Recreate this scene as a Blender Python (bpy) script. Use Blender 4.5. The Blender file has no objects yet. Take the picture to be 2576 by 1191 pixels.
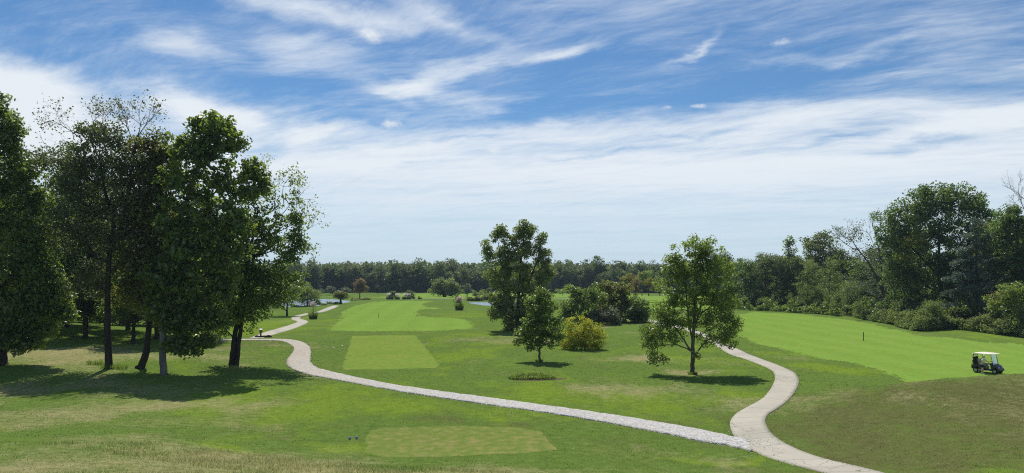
import bpy, bmesh, math, random
import numpy as np
from mathutils import Vector, Matrix

random.seed(7)
RNG = np.random.default_rng(11)
PI = math.pi
C = bpy.context.scene.collection
SC = bpy.context.scene
R = math.radians

# ------------------------------------------------------------------ camera
# photo measured on a 2576-wide copy: focal length FO px, horizon row HY, centre column CX
FO, CX, HY = 1862.0, 1288.0, 684.0
cam = bpy.data.cameras.new('camera')
cam.sensor_width = 36.0
cam.lens = 36.0 * FO / 2576.0
cam.shift_y = (HY - 595.5) / 2576.0
cam.clip_start, cam.clip_end = 0.1, 8000
co = bpy.data.objects.new('camera', cam)
C.objects.link(co)
co.location = (0, 0, 0)
co.rotation_euler = (R(90), 0, 0)
SC.camera = co

# ------------------------------------------------------------------ exposure, world, sun
SC.view_settings.view_transform = 'Standard'
SC.view_settings.look = 'None'
SC.view_settings.gamma = 1.0
SC.view_settings.use_curve_mapping = False
SC.view_settings.exposure = 0.0
SC.cycles.use_denoising = False      # keep the leaf and grass grain
SC.cycles.filter_width = 1.1
SUN_EL, SUN_AZ = R(59), R(-12)          # azimuth clockwise from +Y (the view direction)
SKY_STRENGTH, SUN_STRENGTH = 0.1, 4.6
sun = bpy.data.lights.new('sun', 'SUN')
sun.energy = SUN_STRENGTH
sun.angle = R(0.53)
sun.color = (1.0, 0.955, 0.88)
so = bpy.data.objects.new('sun', sun)
C.objects.link(so)
to_sun = Vector((math.sin(SUN_AZ) * math.cos(SUN_EL), math.cos(SUN_AZ) * math.cos(SUN_EL), math.sin(SUN_EL)))
so.rotation_euler = to_sun.to_track_quat('Z', 'Y').to_euler()
so.location = to_sun * 60

w = bpy.data.worlds.new('World')
SC.world = w
w.use_nodes = True
try:
    w.cycles.sampling_method = 'MANUAL'
    w.cycles.sample_map_resolution = 512
except Exception:
    pass
NT = w.node_tree
NT.nodes.clear()


def nd(nt, typ, ins=None, **props):
    n = nt.nodes.new(typ)
    for k, v in props.items():
        setattr(n, k, v)
    for k, v in (ins or {}).items():
        s = n.inputs[k]
        if isinstance(v, bpy.types.NodeSocket):
            nt.links.new(v, s)
        else:
            s.default_value = v
    return n


def mth(nt, op, a, b=0.0, c=0.0, clamp=False):
    n = nt.nodes.new('ShaderNodeMath')
    n.operation = op
    n.use_clamp = clamp
    for i, v in enumerate((a, b, c)):
        if isinstance(v, bpy.types.NodeSocket):
            nt.links.new(v, n.inputs[i])
        else:
            n.inputs[i].default_value = v
    return n.outputs[0]


def smooth(nt, v, lo, hi, a=0.0, b=1.0):
    n = nd(nt, 'ShaderNodeMapRange', {0: v, 1: lo, 2: hi, 3: a, 4: b}, interpolation_type='SMOOTHSTEP')
    return n.outputs[0]


def noise(nt, vec, scale, detail=4.0, rough=0.55, dist=0.0, lac=2.0):
    return nd(nt, 'ShaderNodeTexNoise', {'Vector': vec, 'Scale': scale, 'Detail': detail, 'Roughness': rough,
                                         'Distortion': dist, 'Lacunarity': lac}).outputs[0]


def mixc(nt, f, a, b, blend='MIX'):
    n = nt.nodes.new('ShaderNodeMix')
    n.data_type = 'RGBA'
    n.blend_type = blend
    for s, v in ((n.inputs[0], f), (n.inputs[6], a), (n.inputs[7], b)):
        if isinstance(v, bpy.types.NodeSocket):
            nt.links.new(v, s)
        else:
            s.default_value = v if not isinstance(v, tuple) or len(v) == 4 else (*v, 1)
    return n.outputs[2]


def vmap(nt, vec, loc=(0, 0, 0), rot=(0, 0, 0), scale=(1, 1, 1), typ='POINT'):
    return nd(nt, 'ShaderNodeMapping', {'Vector': vec, 'Location': loc, 'Rotation': rot, 'Scale': scale}, vector_type=typ).outputs[0]


def sky_world():
    nt = NT
    sky = nd(nt, 'ShaderNodeTexSky', sky_type='NISHITA', sun_disc=False, sun_elevation=SUN_EL, sun_rotation=SUN_AZ,
             altitude=200.0, air_density=1.0, dust_density=0.25, ozone_density=2.2)
    g = nd(nt, 'ShaderNodeTexCoord').outputs['Generated']
    dirn = nd(nt, 'ShaderNodeVectorMath', {0: g}, operation='NORMALIZE').outputs[0]
    sep = nd(nt, 'ShaderNodeSeparateXYZ', {0: dirn})
    X, Y, Z = sep.outputs
    az = mth(nt, 'MULTIPLY', mth(nt, 'ARCTAN2', X, Y), 180 / PI)      # degrees, 0 = ahead
    el = mth(nt, 'MULTIPLY', mth(nt, 'ARCSINE', Z), 180 / PI)
    # cirrus plane high above: its own perspective
    zz = mth(nt, 'ADD', mth(nt, 'MAXIMUM', Z, 0.0), 0.09)
    pl = nd(nt, 'ShaderNodeCombineXYZ', {0: mth(nt, 'DIVIDE', X, zz), 1: mth(nt, 'DIVIDE', Y, zz), 2: 0.0}).outputs[0]
    wv = nd(nt, 'ShaderNodeTexNoise', {'Vector': pl, 'Scale': 0.9, 'Detail': 3.0, 'Roughness': 0.5}).outputs[1]
    wv = nd(nt, 'ShaderNodeVectorMath', {0: wv, 1: (0.5, 0.5, 0.5)}, operation='SUBTRACT').outputs[0]
    wv = nd(nt, 'ShaderNodeVectorMath', {0: wv, 3: 0.55}, operation='SCALE').outputs[0]
    plw = nd(nt, 'ShaderNodeVectorMath', {0: pl, 1: wv}, operation='ADD').outputs[0]
    st = vmap(nt, plw, rot=(0, 0, R(14)))
    n_big = noise(nt, vmap(nt, st, loc=(3.1, 1.7, 0), scale=(0.45, 1.3, 1)), 1.0, 5, 0.55)
    n_str = noise(nt, vmap(nt, st, loc=(9.1, 4.2, 0), scale=(1.3, 4.4, 1)), 1.0, 10, 0.66, 0.1)
    st2 = vmap(nt, plw, rot=(0, 0, R(38)))
    n_fib = noise(nt, vmap(nt, st2, loc=(1.3, 7.7, 0), scale=(3.2, 9.5, 1)), 1.0, 10, 0.72, 0.1)
    # edges of the named cloud masses are frayed by a warp in (az, el)
    ae = nd(nt, 'ShaderNodeCombineXYZ', {0: az, 1: el, 2: 0.0}).outputs[0]
    wa = nd(nt, 'ShaderNodeTexNoise', {'Vector': vmap(nt, ae, scale=(0.06, 0.16, 1)), 'Scale': 1.6, 'Detail': 5.0, 'Roughness': 0.6}).outputs[1]
    wa = nd(nt, 'ShaderNodeVectorMath', {0: wa, 1: (0.5, 0.5, 0.5)}, operation='SUBTRACT').outputs[0]
    wa = nd(nt, 'ShaderNodeVectorMath', {0: wa, 1: (9.0, 4.0, 0.0)}, operation='MULTIPLY').outputs[0]
    aew = nd(nt, 'ShaderNodeVectorMath', {0: ae, 1: wa}, operation='ADD').outputs[0]

    def to_ae(x, y):
        t = (x - CX) / FO
        a = math.atan(t)
        return math.degrees(a), math.degrees(math.atan((HY - y) / FO * math.cos(a)))

    def blob(x, y, rx, ry, ang, amp, hard=0.0, vec=None):
        a, e = to_ae(x, y)
        k = math.degrees(1 / FO) * math.cos(R(a)) ** 2
        k2 = math.degrees(1 / FO) * math.cos(R(a))
        m = vmap(nt, vec or aew, loc=(a, e, 0), rot=(0, 0, R(ang)), scale=(rx * k, ry * k2, 1), typ='TEXTURE')
        m = nd(nt, 'ShaderNodeVectorMath', {0: m, 1: (1, 1, 0)}, operation='MULTIPLY').outputs[0]
        ln = nd(nt, 'ShaderNodeVectorMath', {0: m}, operation='LENGTH').outputs[1]
        return smooth(nt, ln, hard, 1.0, amp, 0.0)

    soft = SKY_BLOBS_NODES = []
    for b in SKY_BLOBS:
        soft.append(blob(*b))
    tot = soft[0]
    for s in soft[1:]:
        tot = mth(nt, 'ADD', tot, s)
    # base cover by elevation: milky towards the horizon, thin higher up
    ramp = nd(nt, 'ShaderNodeValToRGB', {0: mth(nt, 'DIVIDE', el, 45.0)})
    cr = ramp.color_ramp
    pts = [(0.0, 0.84), (0.09, 0.84), (0.17, 0.92), (0.235, 0.56), (0.29, 0.31), (0.36, 0.19), (0.44, 0.20), (0.6, 0.20), (1.0, 0.16)]
    cr.elements[0].position, cr.elements[0].color = pts[0][0], (pts[0][1],) * 3 + (1,)
    cr.elements[1].position, cr.elements[1].color = pts[-1][0], (pts[-1][1],) * 3 + (1,)
    for p, v in pts[1:-1]:
        e = cr.elements.new(p)
        e.color = (v, v, v, 1)
    cov = mth(nt, 'ADD', ramp.outputs[0], tot)
    var = mth(nt, 'ADD', mth(nt, 'MULTIPLY', mth(nt, 'SUBTRACT', n_big, 0.5), 0.90),
              mth(nt, 'ADD', mth(nt, 'MULTIPLY', mth(nt, 'SUBTRACT', n_str, 0.5), 0.85),
                  mth(nt, 'MULTIPLY', mth(nt, 'SUBTRACT', n_fib, 0.5), 0.75)))
    # texture is calmer towards the horizon
    calm = smooth(nt, el, 0.5, 11.0, 0.40, 1.05)
    cov = mth(nt, 'ADD', cov, mth(nt, 'MULTIPLY', var, calm))
    alpha = smooth(nt, cov, 0.0, 1.16)
    alpha = mth(nt, 'MULTIPLY', alpha, smooth(nt, el, -6.0, 1.0))
    # small cumulus puffs
    puff = None
    n_p = noise(nt, vmap(nt, ae, scale=(1, 1.5, 1)), 0.9, 6, 0.6)
    for b in SKY_PUFFS:
        v = blob(*b, vec=ae)
        puff = v if puff is None else mth(nt, 'MAXIMUM', puff, v)
    pa = smooth(nt, mth(nt, 'ADD', puff, mth(nt, 'MULTIPLY', mth(nt, 'SUBTRACT', n_p, 0.5), 1.5)), 0.15, 0.95)
    pa = mth(nt, 'MULTIPLY', pa, smooth(nt, puff, 0.0, 0.2))
    k = 1.0 / SKY_STRENGTH
    tint = nd(nt, 'ShaderNodeVectorMath', {0: sky.outputs[0], 1: SKY_TINT}, operation='MULTIPLY').outputs[0]
    cl = mixc(nt, smooth(nt, el, 1.0, 9.0), (0.65 * k, 0.77 * k, 0.875 * k, 1), (0.80 * k, 0.86 * k, 0.92 * k, 1))
    c = mixc(nt, alpha, tint, cl)
    c = mixc(nt, mth(nt, 'MULTIPLY', pa, 0.85), c, (0.82 * k, 0.86 * k, 0.90 * k, 1))
    bg = nd(nt, 'ShaderNodeBackground', {'Color': c, 'Strength': SKY_STRENGTH})
    out = nd(nt, 'ShaderNodeOutputWorld')
    nt.links.new(bg.outputs[0], out.inputs[0])


SKY_TINT = (0.47, 0.70, 0.88)
SKY_BLOBS = [  # where the cirrus lies thick (+) and where the blue shows (-): x, y, rx, ry, tilt, amount
    (60, 270, 340, 150, -16, 0.85), (-150, 330, 400, 200, 0, 0.5), (520, 268, 260, 62, -12, 0.80),
    (460, 112, 200, 60, -4, 0.50), (760, 115, 240, 70, -10, 0.34), (800, 20, 480, 55, -6, 0.55), (1120, 55, 260, 45, -22, 0.38),
    (1130, 190, 330, 42, 12, 0.50), (1400, 145, 200, 26, 16, 0.50), (990, 215, 160, 40, -3, 0.40), (1180, 245, 220, 24, -4, 0.25),
    (800, 335, 160, 38, 14, 0.45), (900, 395, 420, 46, 6, 0.32), (1500, 320, 520, 60, 5, 0.24), (2000, 300, 500, 60, 4, 0.36),
    (2480, 310, 420, 70, 3, 0.60), (1750, 120, 140, 16, 24, 0.42), (2150, 115, 340, 26, 7, 0.30), (2470, 50, 300, 110, 0, 0.25), (2000, 40, 420, 60, 0, -0.16),
    (1800, 430, 800, 80, 2, 0.22), (2330, 380, 260, 22, 0, -0.38),
    (800, 225, 420, 55, -3, -0.34), (250, 175, 330, 40, -6, -0.10), (100, 80, 420, 90, 0, -0.14),
    (1300, 285, 380, 34, 4, -0.30), (1750, 250, 560, 44, 2, -0.25), (1950, 190, 480, 40, 6, -0.16), (640, 385, 180, 26, 20, -0.22),
    (880, 290, 260, 30, -4, -0.20), (1500, 60, 420, 60, 0, 0.06), (1150, 352, 200, 16, 6, -0.30), (1750, 330, 260, 14, 4, -0.26), (1480, 385, 220, 12, 5, -0.24), (2100, 350, 200, 12, 3, -0.24), (760, 420, 120, 14, 8, -0.2), (2200, 180, 300, 30, 5, 0.14),
]
SKY_PUFFS = [(935, 87, 60, 28, -8, 0.85), (985, 312, 56, 20, 0, 0.7), (1245, 374, 36, 18, 0, 0.7), (1757, 268, 30, 11, 0, 0.7),
             (1955, 108, 52, 16, 4, 0.6), (825, 322, 70, 26, 10, 0.5), (1680, 270, 26, 9, 0, 0.45)]
sky_world()

# ------------------------------------------------------------------ helpers for meshes and materials
def mesh_np(name, verts, faces, mat=None, attrs=None, smooth_shade=False, fattrs=None):
    """verts (N,3), faces (M,k) -> mesh data"""
    me = bpy.data.meshes.new(name)
    verts = np.ascontiguousarray(verts, dtype=np.float32)
    faces = np.ascontiguousarray(faces, dtype=np.int32)
    n, (m, k) = len(verts), faces.shape
    me.vertices.add(n)
    me.vertices.foreach_set('co', verts.ravel())
    me.loops.add(m * k)
    me.loops.foreach_set('vertex_index', faces.ravel())
    me.polygons.add(m)
    me.polygons.foreach_set('loop_start', np.arange(0, m * k, k, dtype=np.int32))
    if smooth_shade:
        me.polygons.foreach_set('use_smooth', np.ones(m, dtype=bool))
    for nm, a in (attrs or {}).items():
        a = np.ascontiguousarray(a, dtype=np.float32)
        if a.ndim == 1:
            at = me.attributes.new(nm, 'FLOAT', 'POINT'); at.data.foreach_set('value', a)
        else:
            at = me.attributes.new(nm, 'FLOAT_VECTOR', 'POINT'); at.data.foreach_set('vector', a.ravel())
    for nm, a in (fattrs or {}).items():
        a = np.ascontiguousarray(a, dtype=np.float32)
        at = me.attributes.new(nm, 'FLOAT', 'FACE'); at.data.foreach_set('value', a)
    me.update(calc_edges=True)
    if mat:
        me.materials.append(mat)
    return me


def link(name, me, parent=None, **props):
    o = bpy.data.objects.new(name, me)
    C.objects.link(o)
    if parent:
        o.parent = parent
    for k, v in props.items():
        o[k] = v
    return o


def tag(o, label, cat, group=None):
    o['label'] = label
    o['category'] = cat
    if group:
        o['group'] = group
    return o


def empty(name, loc, rz=0.0, label=None, cat=None, group=None):
    o = bpy.data.objects.new(name, None)
    o.empty_display_size = 0.5
    C.objects.link(o)
    o.location = loc
    o.rotation_euler = (0, 0, rz)
    if label:
        tag(o, label, cat, group)
    return o


def new_mat(name):
    m = bpy.data.materials.new(name)
    m.use_nodes = True
    nt = m.node_tree
    nt.nodes.clear()
    out = nd(nt, 'ShaderNodeOutputMaterial')
    return m, nt, out


def simple_mat(name, col, rough=0.6, metal=0.0, spec=0.5, var=0.15, scale=8.0, bump=0.0):
    m, nt, out = new_mat(name)
    tc = nd(nt, 'ShaderNodeTexCoord').outputs['Object']
    n = noise(nt, tc, scale, 5, 0.6)
    f = mth(nt, 'ADD', 1.0 - var, mth(nt, 'MULTIPLY', n, 2 * var))
    c = nd(nt, 'ShaderNodeVectorMath', {0: col, 3: f}, operation='SCALE').outputs[0]
    p = nd(nt, 'ShaderNodeBsdfPrincipled', {'Base Color': c, 'Roughness': rough, 'Metallic': metal, 'Specular IOR Level': spec})
    if bump:
        b = nd(nt, 'ShaderNodeBump', {'Strength': 0.6, 'Distance': bump, 'Height': n})
        nt.links.new(b.outputs[0], p.inputs['Normal'])
    nt.links.new(p.outputs[0], out.inputs[0])
    return m


# ------------------------------------------------------------------ terrain shape
def at(x, y, D):
    """the point at distance D (along +Y) that the photo shows at column x, row y"""
    return ((x - CX) / FO * D, D, -(y - HY) / FO * D)


CTRL = [at(*p) for p in [
    (0, 1191, 24), (600, 1191, 26), (1000, 1191, 29), (1288, 1191, 31), (1800, 1191, 32.5), (2150, 1191, 31.5), (2576, 1191, 27),
    (0, 1110, 32), (350, 1115, 33), (600, 1142, 33), (900, 1172, 33),
    (925, 1148, 35.5), (1380, 1146, 35.5), (925, 1085, 41.5), (1364, 1085, 41.5), (1150, 1148, 35.3), (1150, 1080, 42),
    (1880, 1105, 39.5), (0, 1050, 43), (600, 1050, 45), (1288, 1000, 53), (1900, 1000, 53),
    (0, 950, 60), (600, 950, 62), (1288, 930, 69), (1743, 942, 65.5), (1960, 960, 60),
    (2487, 941, 68), (2400, 936, 70), (2576, 941, 51), (2500, 942, 51), (2400, 949, 50), (2320, 962, 49), (2250, 979, 48), (2120, 1004, 48), (2576, 975, 45), (2400, 985, 45), (2400, 1060, 38.5), (2576, 1060, 37), (2050, 1050, 45.5),
    (2750, 950, 52), (2750, 1080, 36),
    (0, 900, 70), (275, 925, 66), (590, 918, 70), (412, 938, 66), (150, 866, 80), (150, 820, 98), (330, 835, 98), (480, 838, 104),
    (650, 851, 101), (755, 905, 76), (870, 925, 71.5), (1100, 922, 71.5), (888, 846, 106), (1045, 844, 106),
    (720, 812, 140), (700, 800, 165), (850, 771, 200), (760, 773, 214), (870, 763, 236), (690, 774, 214),
    (840, 831, 117), (1174, 829, 118), (1000, 790, 165), (1040, 755.5, 238), (940, 757, 236), (1090, 757, 235),
    (1150, 780, 185), (1210, 771, 215), (1295, 830, 117), (1357, 910, 75.4), (1465, 881, 87), (1500, 822, 125), (1620, 815, 128),
    (1700, 825, 120), (1850, 886, 84), (1626, 800, 148), (1870, 784, 183), (2000, 788, 168), (2170, 803, 146), (2310, 833, 118), (2450, 836, 112), (2576, 855, 104),
    (2170, 860, 100), (2000, 850, 106), (2300, 890, 85), (2700, 875, 100),
]]
_a = lambda az, r, z: (math.sin(az) * r, math.cos(az) * r, z)
for _x, _D, _z in ((38.6, 59, -9.2), (31, 59, -9.1), (46, 60, -9.3), (36, 64, -9.4), (34.5, 55.5, -8.6), (30, 55, -8.7), (39, 56, -8.5)):      # dip hidden behind the right mound
    CTRL.append((_x, _D, _z))
for _az in (-0.6, -0.3, 0.0, 0.3, 0.6):
    CTRL += [_a(_az, 2.2, -1.66), _a(_az, 5, -2.1), _a(_az, 9, -3.2), _a(_az, 15, -5.0 if _az > -0.2 else -4.6)]
    CTRL += [_a(_az, 600, -11.6), _a(_az, 1000, -9.5), _a(_az, 2600, -6)]
for _az in (-0.45, -0.22, 0.0, 0.22):
    CTRL += [_a(_az, 300, -10.8), _a(_az, 390, -11.2)]
CTRL += [_a(0.42, 300, -10.2), _a(0.6, 300, -9.8), _a(0.42, 400, -10.5), _a(-0.6, 150, -8.2), _a(-0.6, 300, -10), _a(0.7, 160, -9)]
for _az in (-1.1, 1.1):
    CTRL += [_a(_az, r, z) for r, z in ((2.2, -1.66), (5, -2.1), (9, -3.2), (15, -4.8), (28, -7.0), (50, -8.2), (90, -8.4), (180, -9), (400, -10.5), (1000, -9.5), (2600, -6))]
CTRL = np.array(CTRL)


def _uv(x, y):
    r = np.sqrt(x * x + y * y)
    r = np.maximum(r, 1.0)
    th = np.arctan2(x, y)
    k = 1.1 / (PI - 1.1)
    thc = np.where(np.abs(th) > 1.1, np.sign(th) * k * (PI - np.abs(th)), th)
    return thc, np.log(r)


def _phi(d2):
    return d2 * np.log(d2 + 1e-9)


_cu, _cv = _uv(CTRL[:, 0], CTRL[:, 1])
_n = len(_cu)
_A = np.zeros((_n + 3, _n + 3))
_A[:_n, :_n] = _phi((_cu[:, None] - _cu) ** 2 + (_cv[:, None] - _cv) ** 2) + np.eye(_n) * 2e-4
_A[:_n, _n], _A[:_n, _n + 1], _A[:_n, _n + 2] = 1, _cu, _cv
_A[_n:, :_n] = _A[:_n, _n:].T
_w = np.linalg.solve(_A, np.concatenate([CTRL[:, 2], np.zeros(3)]))

POND_Z = -10.3


def pond_poly(pts):
    return np.array([((x - CX) / FO * (-POND_Z * FO / (y - HY)), -POND_Z * FO / (y - HY)) for x, y in pts])


PONDS = [pond_poly([(640, 771), (700, 773), (745, 772.5), (800, 769.5), (850, 765), (882, 760.5), (880, 757.5), (840, 754), (800, 753), (760, 754.5), (720, 757), (640, 760)]),
         pond_poly([(1176, 762.5), (1190, 765), (1207, 767.5), (1222, 770.5), (1262, 771), (1300, 768), (1300, 762.5), (1250, 761), (1200, 760.8), (1182, 761.2)])]


def in_poly(x, y, poly):
    c = np.zeros(x.shape, dtype=bool)
    px, py = poly[:, 0], poly[:, 1]
    j = len(poly) - 1
    for i in range(len(poly)):
        if py[i] != py[j]:
            cond = ((py[i] > y) != (py[j] > y)) & (x < (px[j] - px[i]) * (y - py[i]) / (py[j] - py[i]) + px[i])
            c ^= cond
        j = i
    return c


def poly_dist(x, y, poly):
    d = np.full(x.shape, 1e9)
    for i in range(len(poly)):
        a, b = poly[i - 1], poly[i]
        ab = b - a
        t = np.clip(((x - a[0]) * ab[0] + (y - a[1]) * ab[1]) / (ab @ ab + 1e-12), 0, 1)
        d = np.minimum(d, np.hypot(x - a[0] - t * ab[0], y - a[1] - t * ab[1]))
    return d


def hgt(x, y):
    x = np.atleast_1d(np.asarray(x, dtype=float)); y = np.atleast_1d(np.asarray(y, dtype=float))
    shp = x.shape
    x, y = x.ravel(), y.ravel()
    u, v = _uv(x, y)
    out = np.empty(len(x))
    for s in range(0, len(x), 40000):
        e = s + 40000
        out[s:e] = _phi((u[s:e, None] - _cu) ** 2 + (v[s:e, None] - _cv) ** 2) @ _w[:_n] + _w[_n] + _w[_n + 1] * u[s:e] + _w[_n + 2] * v[s:e]
    r = np.hypot(x, y)
    amp = np.clip((r - 18) / 40, 0, 1) * 0.05
    out += amp * (np.sin(x * 0.55 + 0.3 * np.sin(y * 0.21)) + np.sin(y * 0.43 + 1.7 + 0.5 * np.sin(x * 0.17)))
    far = np.clip((r - 130) / 200, 0, 1) * 0.12
    out += far * (np.sin(x * 0.11 + 1.0) + np.sin(y * 0.09 + x * 0.04))
    for p in PONDS:
        near = (x > p[:, 0].min() - 30) & (x < p[:, 0].max() + 30) & (y > p[:, 1].min() - 30) & (y < p[:, 1].max() + 30)
        if near.any():
            xi, yi = x[near], y[near]
            d = poly_dist(xi, yi, p)
            d = np.where(in_poly(xi, yi, p), -d, d)
            h0 = out[near]
            # bank: from the lawn down to the water's edge and on under it
            t = np.clip(d / 9.0, 0, 1)
            t = t * t * (3 - 2 * t)
            bank = POND_Z + 0.02 + np.clip(d, -4, 9) * 0.10
            h1 = np.minimum(h0, bank + 6 * t * t) * (1 - 0) 
            h1 = np.where(d < 9.0, np.minimum(h1, bank * (1 - t) + np.maximum(h0, bank) * t), h0)
            h1 = np.where((d >= 0) & (d < 9.0), np.maximum(h1, POND_Z + 0.02), h1)
            out[near] = h1
    return out.reshape(shp)


def gz(x, y):
    return float(hgt(x, y)[0])


_DS = np.exp(np.linspace(math.log(20), math.log(900), 700))


def ground(x, y):
    """photo column/row -> points on the terrain"""
    x = np.atleast_1d(np.asarray(x, float)); y = np.atleast_1d(np.asarray(y, float))
    res = np.zeros((len(x), 3))
    tx, ty = (x - CX) / FO, -(y - HY) / FO
    for i in range(len(x)):
        hh = hgt(tx[i] * _DS, _DS)
        below = hh >= ty[i] * _DS
        k = int(np.argmax(below)) if below.any() else len(_DS) - 1
        if k == 0:
            D = _DS[0]
        else:
            f0 = hh[k - 1] - ty[i] * _DS[k - 1]
            f1 = hh[k] - ty[i] * _DS[k]
            D = _DS[k - 1] + (_DS[k] - _DS[k - 1]) * (f0 / (f0 - f1) if f0 != f1 else 0)
        res[i] = (tx[i] * D, D, 0)
    res[:, 2] = hgt(res[:, 0], res[:, 1])
    return res


def gp(x, y):
    return ground([x], [y])[0]


def gpoly(pts, n=10, closed=True):
    """photo outline -> smooth outline on the ground"""
    if any(len(a) == 3 for a in pts):          # some corners lie hidden behind a rise: given by distance instead of row
        z_ = []
        for a in pts:
            g = ((a[0] - CX) / FO * a[2], a[2]) if len(a) == 3 else tuple(gp(*a)[:2])
            z_.append(g)
        z_ = np.array(z_)
        return np.column_stack([z_, hgt(z_[:, 0], z_[:, 1])])
    p = np.array(pts, float)
    q = []
    m = len(p)
    for i in range(m if closed else m - 1):
        for t in np.linspace(0, 1, n, endpoint=False):
            q.append(p[i] * (1 - t) + p[(i + 1) % m] * t)
    if not closed:
        q.append(p[-1])
    q = np.array(q)
    return ground(q[:, 0], q[:, 1])


def catmull(p, n):
    p = np.array(p, float)
    P = np.vstack([2 * p[0] - p[1], p, 2 * p[-1] - p[-2]])
    out = []
    for i in range(1, len(P) - 2):
        t = np.linspace(0, 1, n, endpoint=False)[:, None]
        a, b, c, d = P[i - 1], P[i], P[i + 1], P[i + 2]
        out.append(0.5 * (2 * b + (c - a) * t + (2 * a - 5 * b + 4 * c - d) * t ** 2 + (3 * b - a - 3 * c + d) * t ** 3))
    return np.vstack(out + [p[-1:]])


# smooth value noise in numpy, for patches of the turf
_VN = np.random.default_rng(5).random((256, 256))


def vnoise(x, y):
    xi, yi = np.floor(x).astype(int), np.floor(y).astype(int)
    fx, fy = x - xi, y - yi
    fx, fy = fx * fx * (3 - 2 * fx), fy * fy * (3 - 2 * fy)
    g = lambda a, b: _VN[a % 256, b % 256]
    return (g(xi, yi) * (1 - fx) + g(xi + 1, yi) * fx) * (1 - fy) + (g(xi, yi + 1) * (1 - fx) + g(xi + 1, yi + 1) * fx) * fy


def fbm(x, y, o=4):
    s, a, t = 0, 0.5, 0
    for i in range(o):
        s = s + a * vnoise(x * 2 ** i + 17.3 * i, y * 2 ** i + 9.1 * i); t += a; a *= 0.55
    return s / t


# turf patches: photo column, row, half width m, half depth m, channel (0 dry, 1 lush, 2 olive-brown), amount
PATCHES = [
    (140, 892, 9, 7, 0, 0.95), (330, 905, 5, 4, 0, 0.45), (0, 985, 9, 8, 0, 0.40), (150, 1040, 13, 9, 0, 0.36), (420, 1075, 9, 5, 0, 0.28),
    (100, 1150, 12, 6, 0, 0.45), (500, 1165, 8, 4, 0, 0.42), (900, 1185, 7, 2.6, 0, 0.38), (1250, 1190, 6, 1.5, 0, 0.35), (350, 1120, 7, 3, 0, 0.4), (2400, 1130, 9, 4, 0, 0.25),
    (1740, 935, 3.6, 2.4, 0, 0.55), (1880, 1010, 3.4, 4, 0, 0.50), (1620, 905, 5, 3, 0, 0.40), (1500, 975, 5, 2.5, 0, 0.25), (1290, 862, 6, 5, 0, 0.40),
    (1700, 985, 6, 3, 0, 0.32), (1960, 1015, 2.5, 6, 0, 0.30), (1555, 822, 6, 4, 0, 0.5), (600, 905, 7, 5, 0, 0.35), (470, 905, 6, 6, 0, 0.30), (690, 870, 5, 7, 2, 0.45),
    (1050, 1075, 4, 2, 0, 0.35), (1250, 1066, 6, 1.6, 2, 0.45), (1800, 1150, 5, 2, 0, 0.30), (700, 870, 4, 3, 0, 0.3), (1490, 850, 4, 3, 0, .3),
    (2300, 1080, 11, 9, 2, 0.85), (2500, 1000, 9, 9, 2, 0.80), (2130, 1060, 6, 9, 2, 0.45), (2480, 1120, 8, 6, 2, 0.6), (2040, 1000, 5, 7, 0, 0.25),
    (640, 1110, 6, 4, 2, 0.20), (900, 870, 4, 14, 2, 0.15), (1000, 838, 16, 5, 2, 0.30),
    (720, 1030, 9, 7, 1, 0.75), (560, 1130, 2.2, 0.9, 1, 1.0), (640, 1000, 7, 6, 1, 0.65), (1500, 1000, 9, 5, 1, 0.55), (1730, 905, 5, 4, 1, 0.55), (1560, 995, 6, 2, 1, 0.7),
    (1850, 1165, 1.8, 0.8, 1, 1.0), (1760, 1165, 1.5, 0.7, 1, 0.9), (880, 1115, 1.8, 1.6, 1, 0.95), (960, 1030, 6, 3, 1, 0.5), (650, 890, 4, 5, 1, 0.5), (300, 985, 9, 4, 1, 0.35),
    (2060, 925, 6, 5, 1, 0.75), (1950, 890, 5, 6, 1, 0.65), (1640, 880, 8, 6, 1, 0.45), (1740, 1020, 6, 4, 1, 0.35), (1300, 1000, 8, 4, 1, 0.35), (1380, 955, 6, 4, 1, 0.30),
    (1160, 900, 6, 14, 1, 0.45), (1220, 850, 8, 14, 1, 0.45), (1180, 790, 10, 20, 1, 0.55), (700, 810, 9, 26, 1, 0.65), (850, 815, 5, 14, 1, 0.25), (600, 825, 10, 20, 1, 0.5),
    (2400, 846, 16, 9, 1, 0.35), (1000, 1010, 5, 3, 1, 0.35), (1120, 1040, 6, 2.5, 1, 0.45),
]
PATCHES = [(x, y, a, b, c, min(1.0, v * 1.4) if (c == 0 and x > 1200) else (v * 1.15 if c == 1 else v)) for x, y, a, b, c, v in PATCHES]
_pp = ground([p[0] for p in PATCHES], [p[1] for p in PATCHES])


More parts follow.
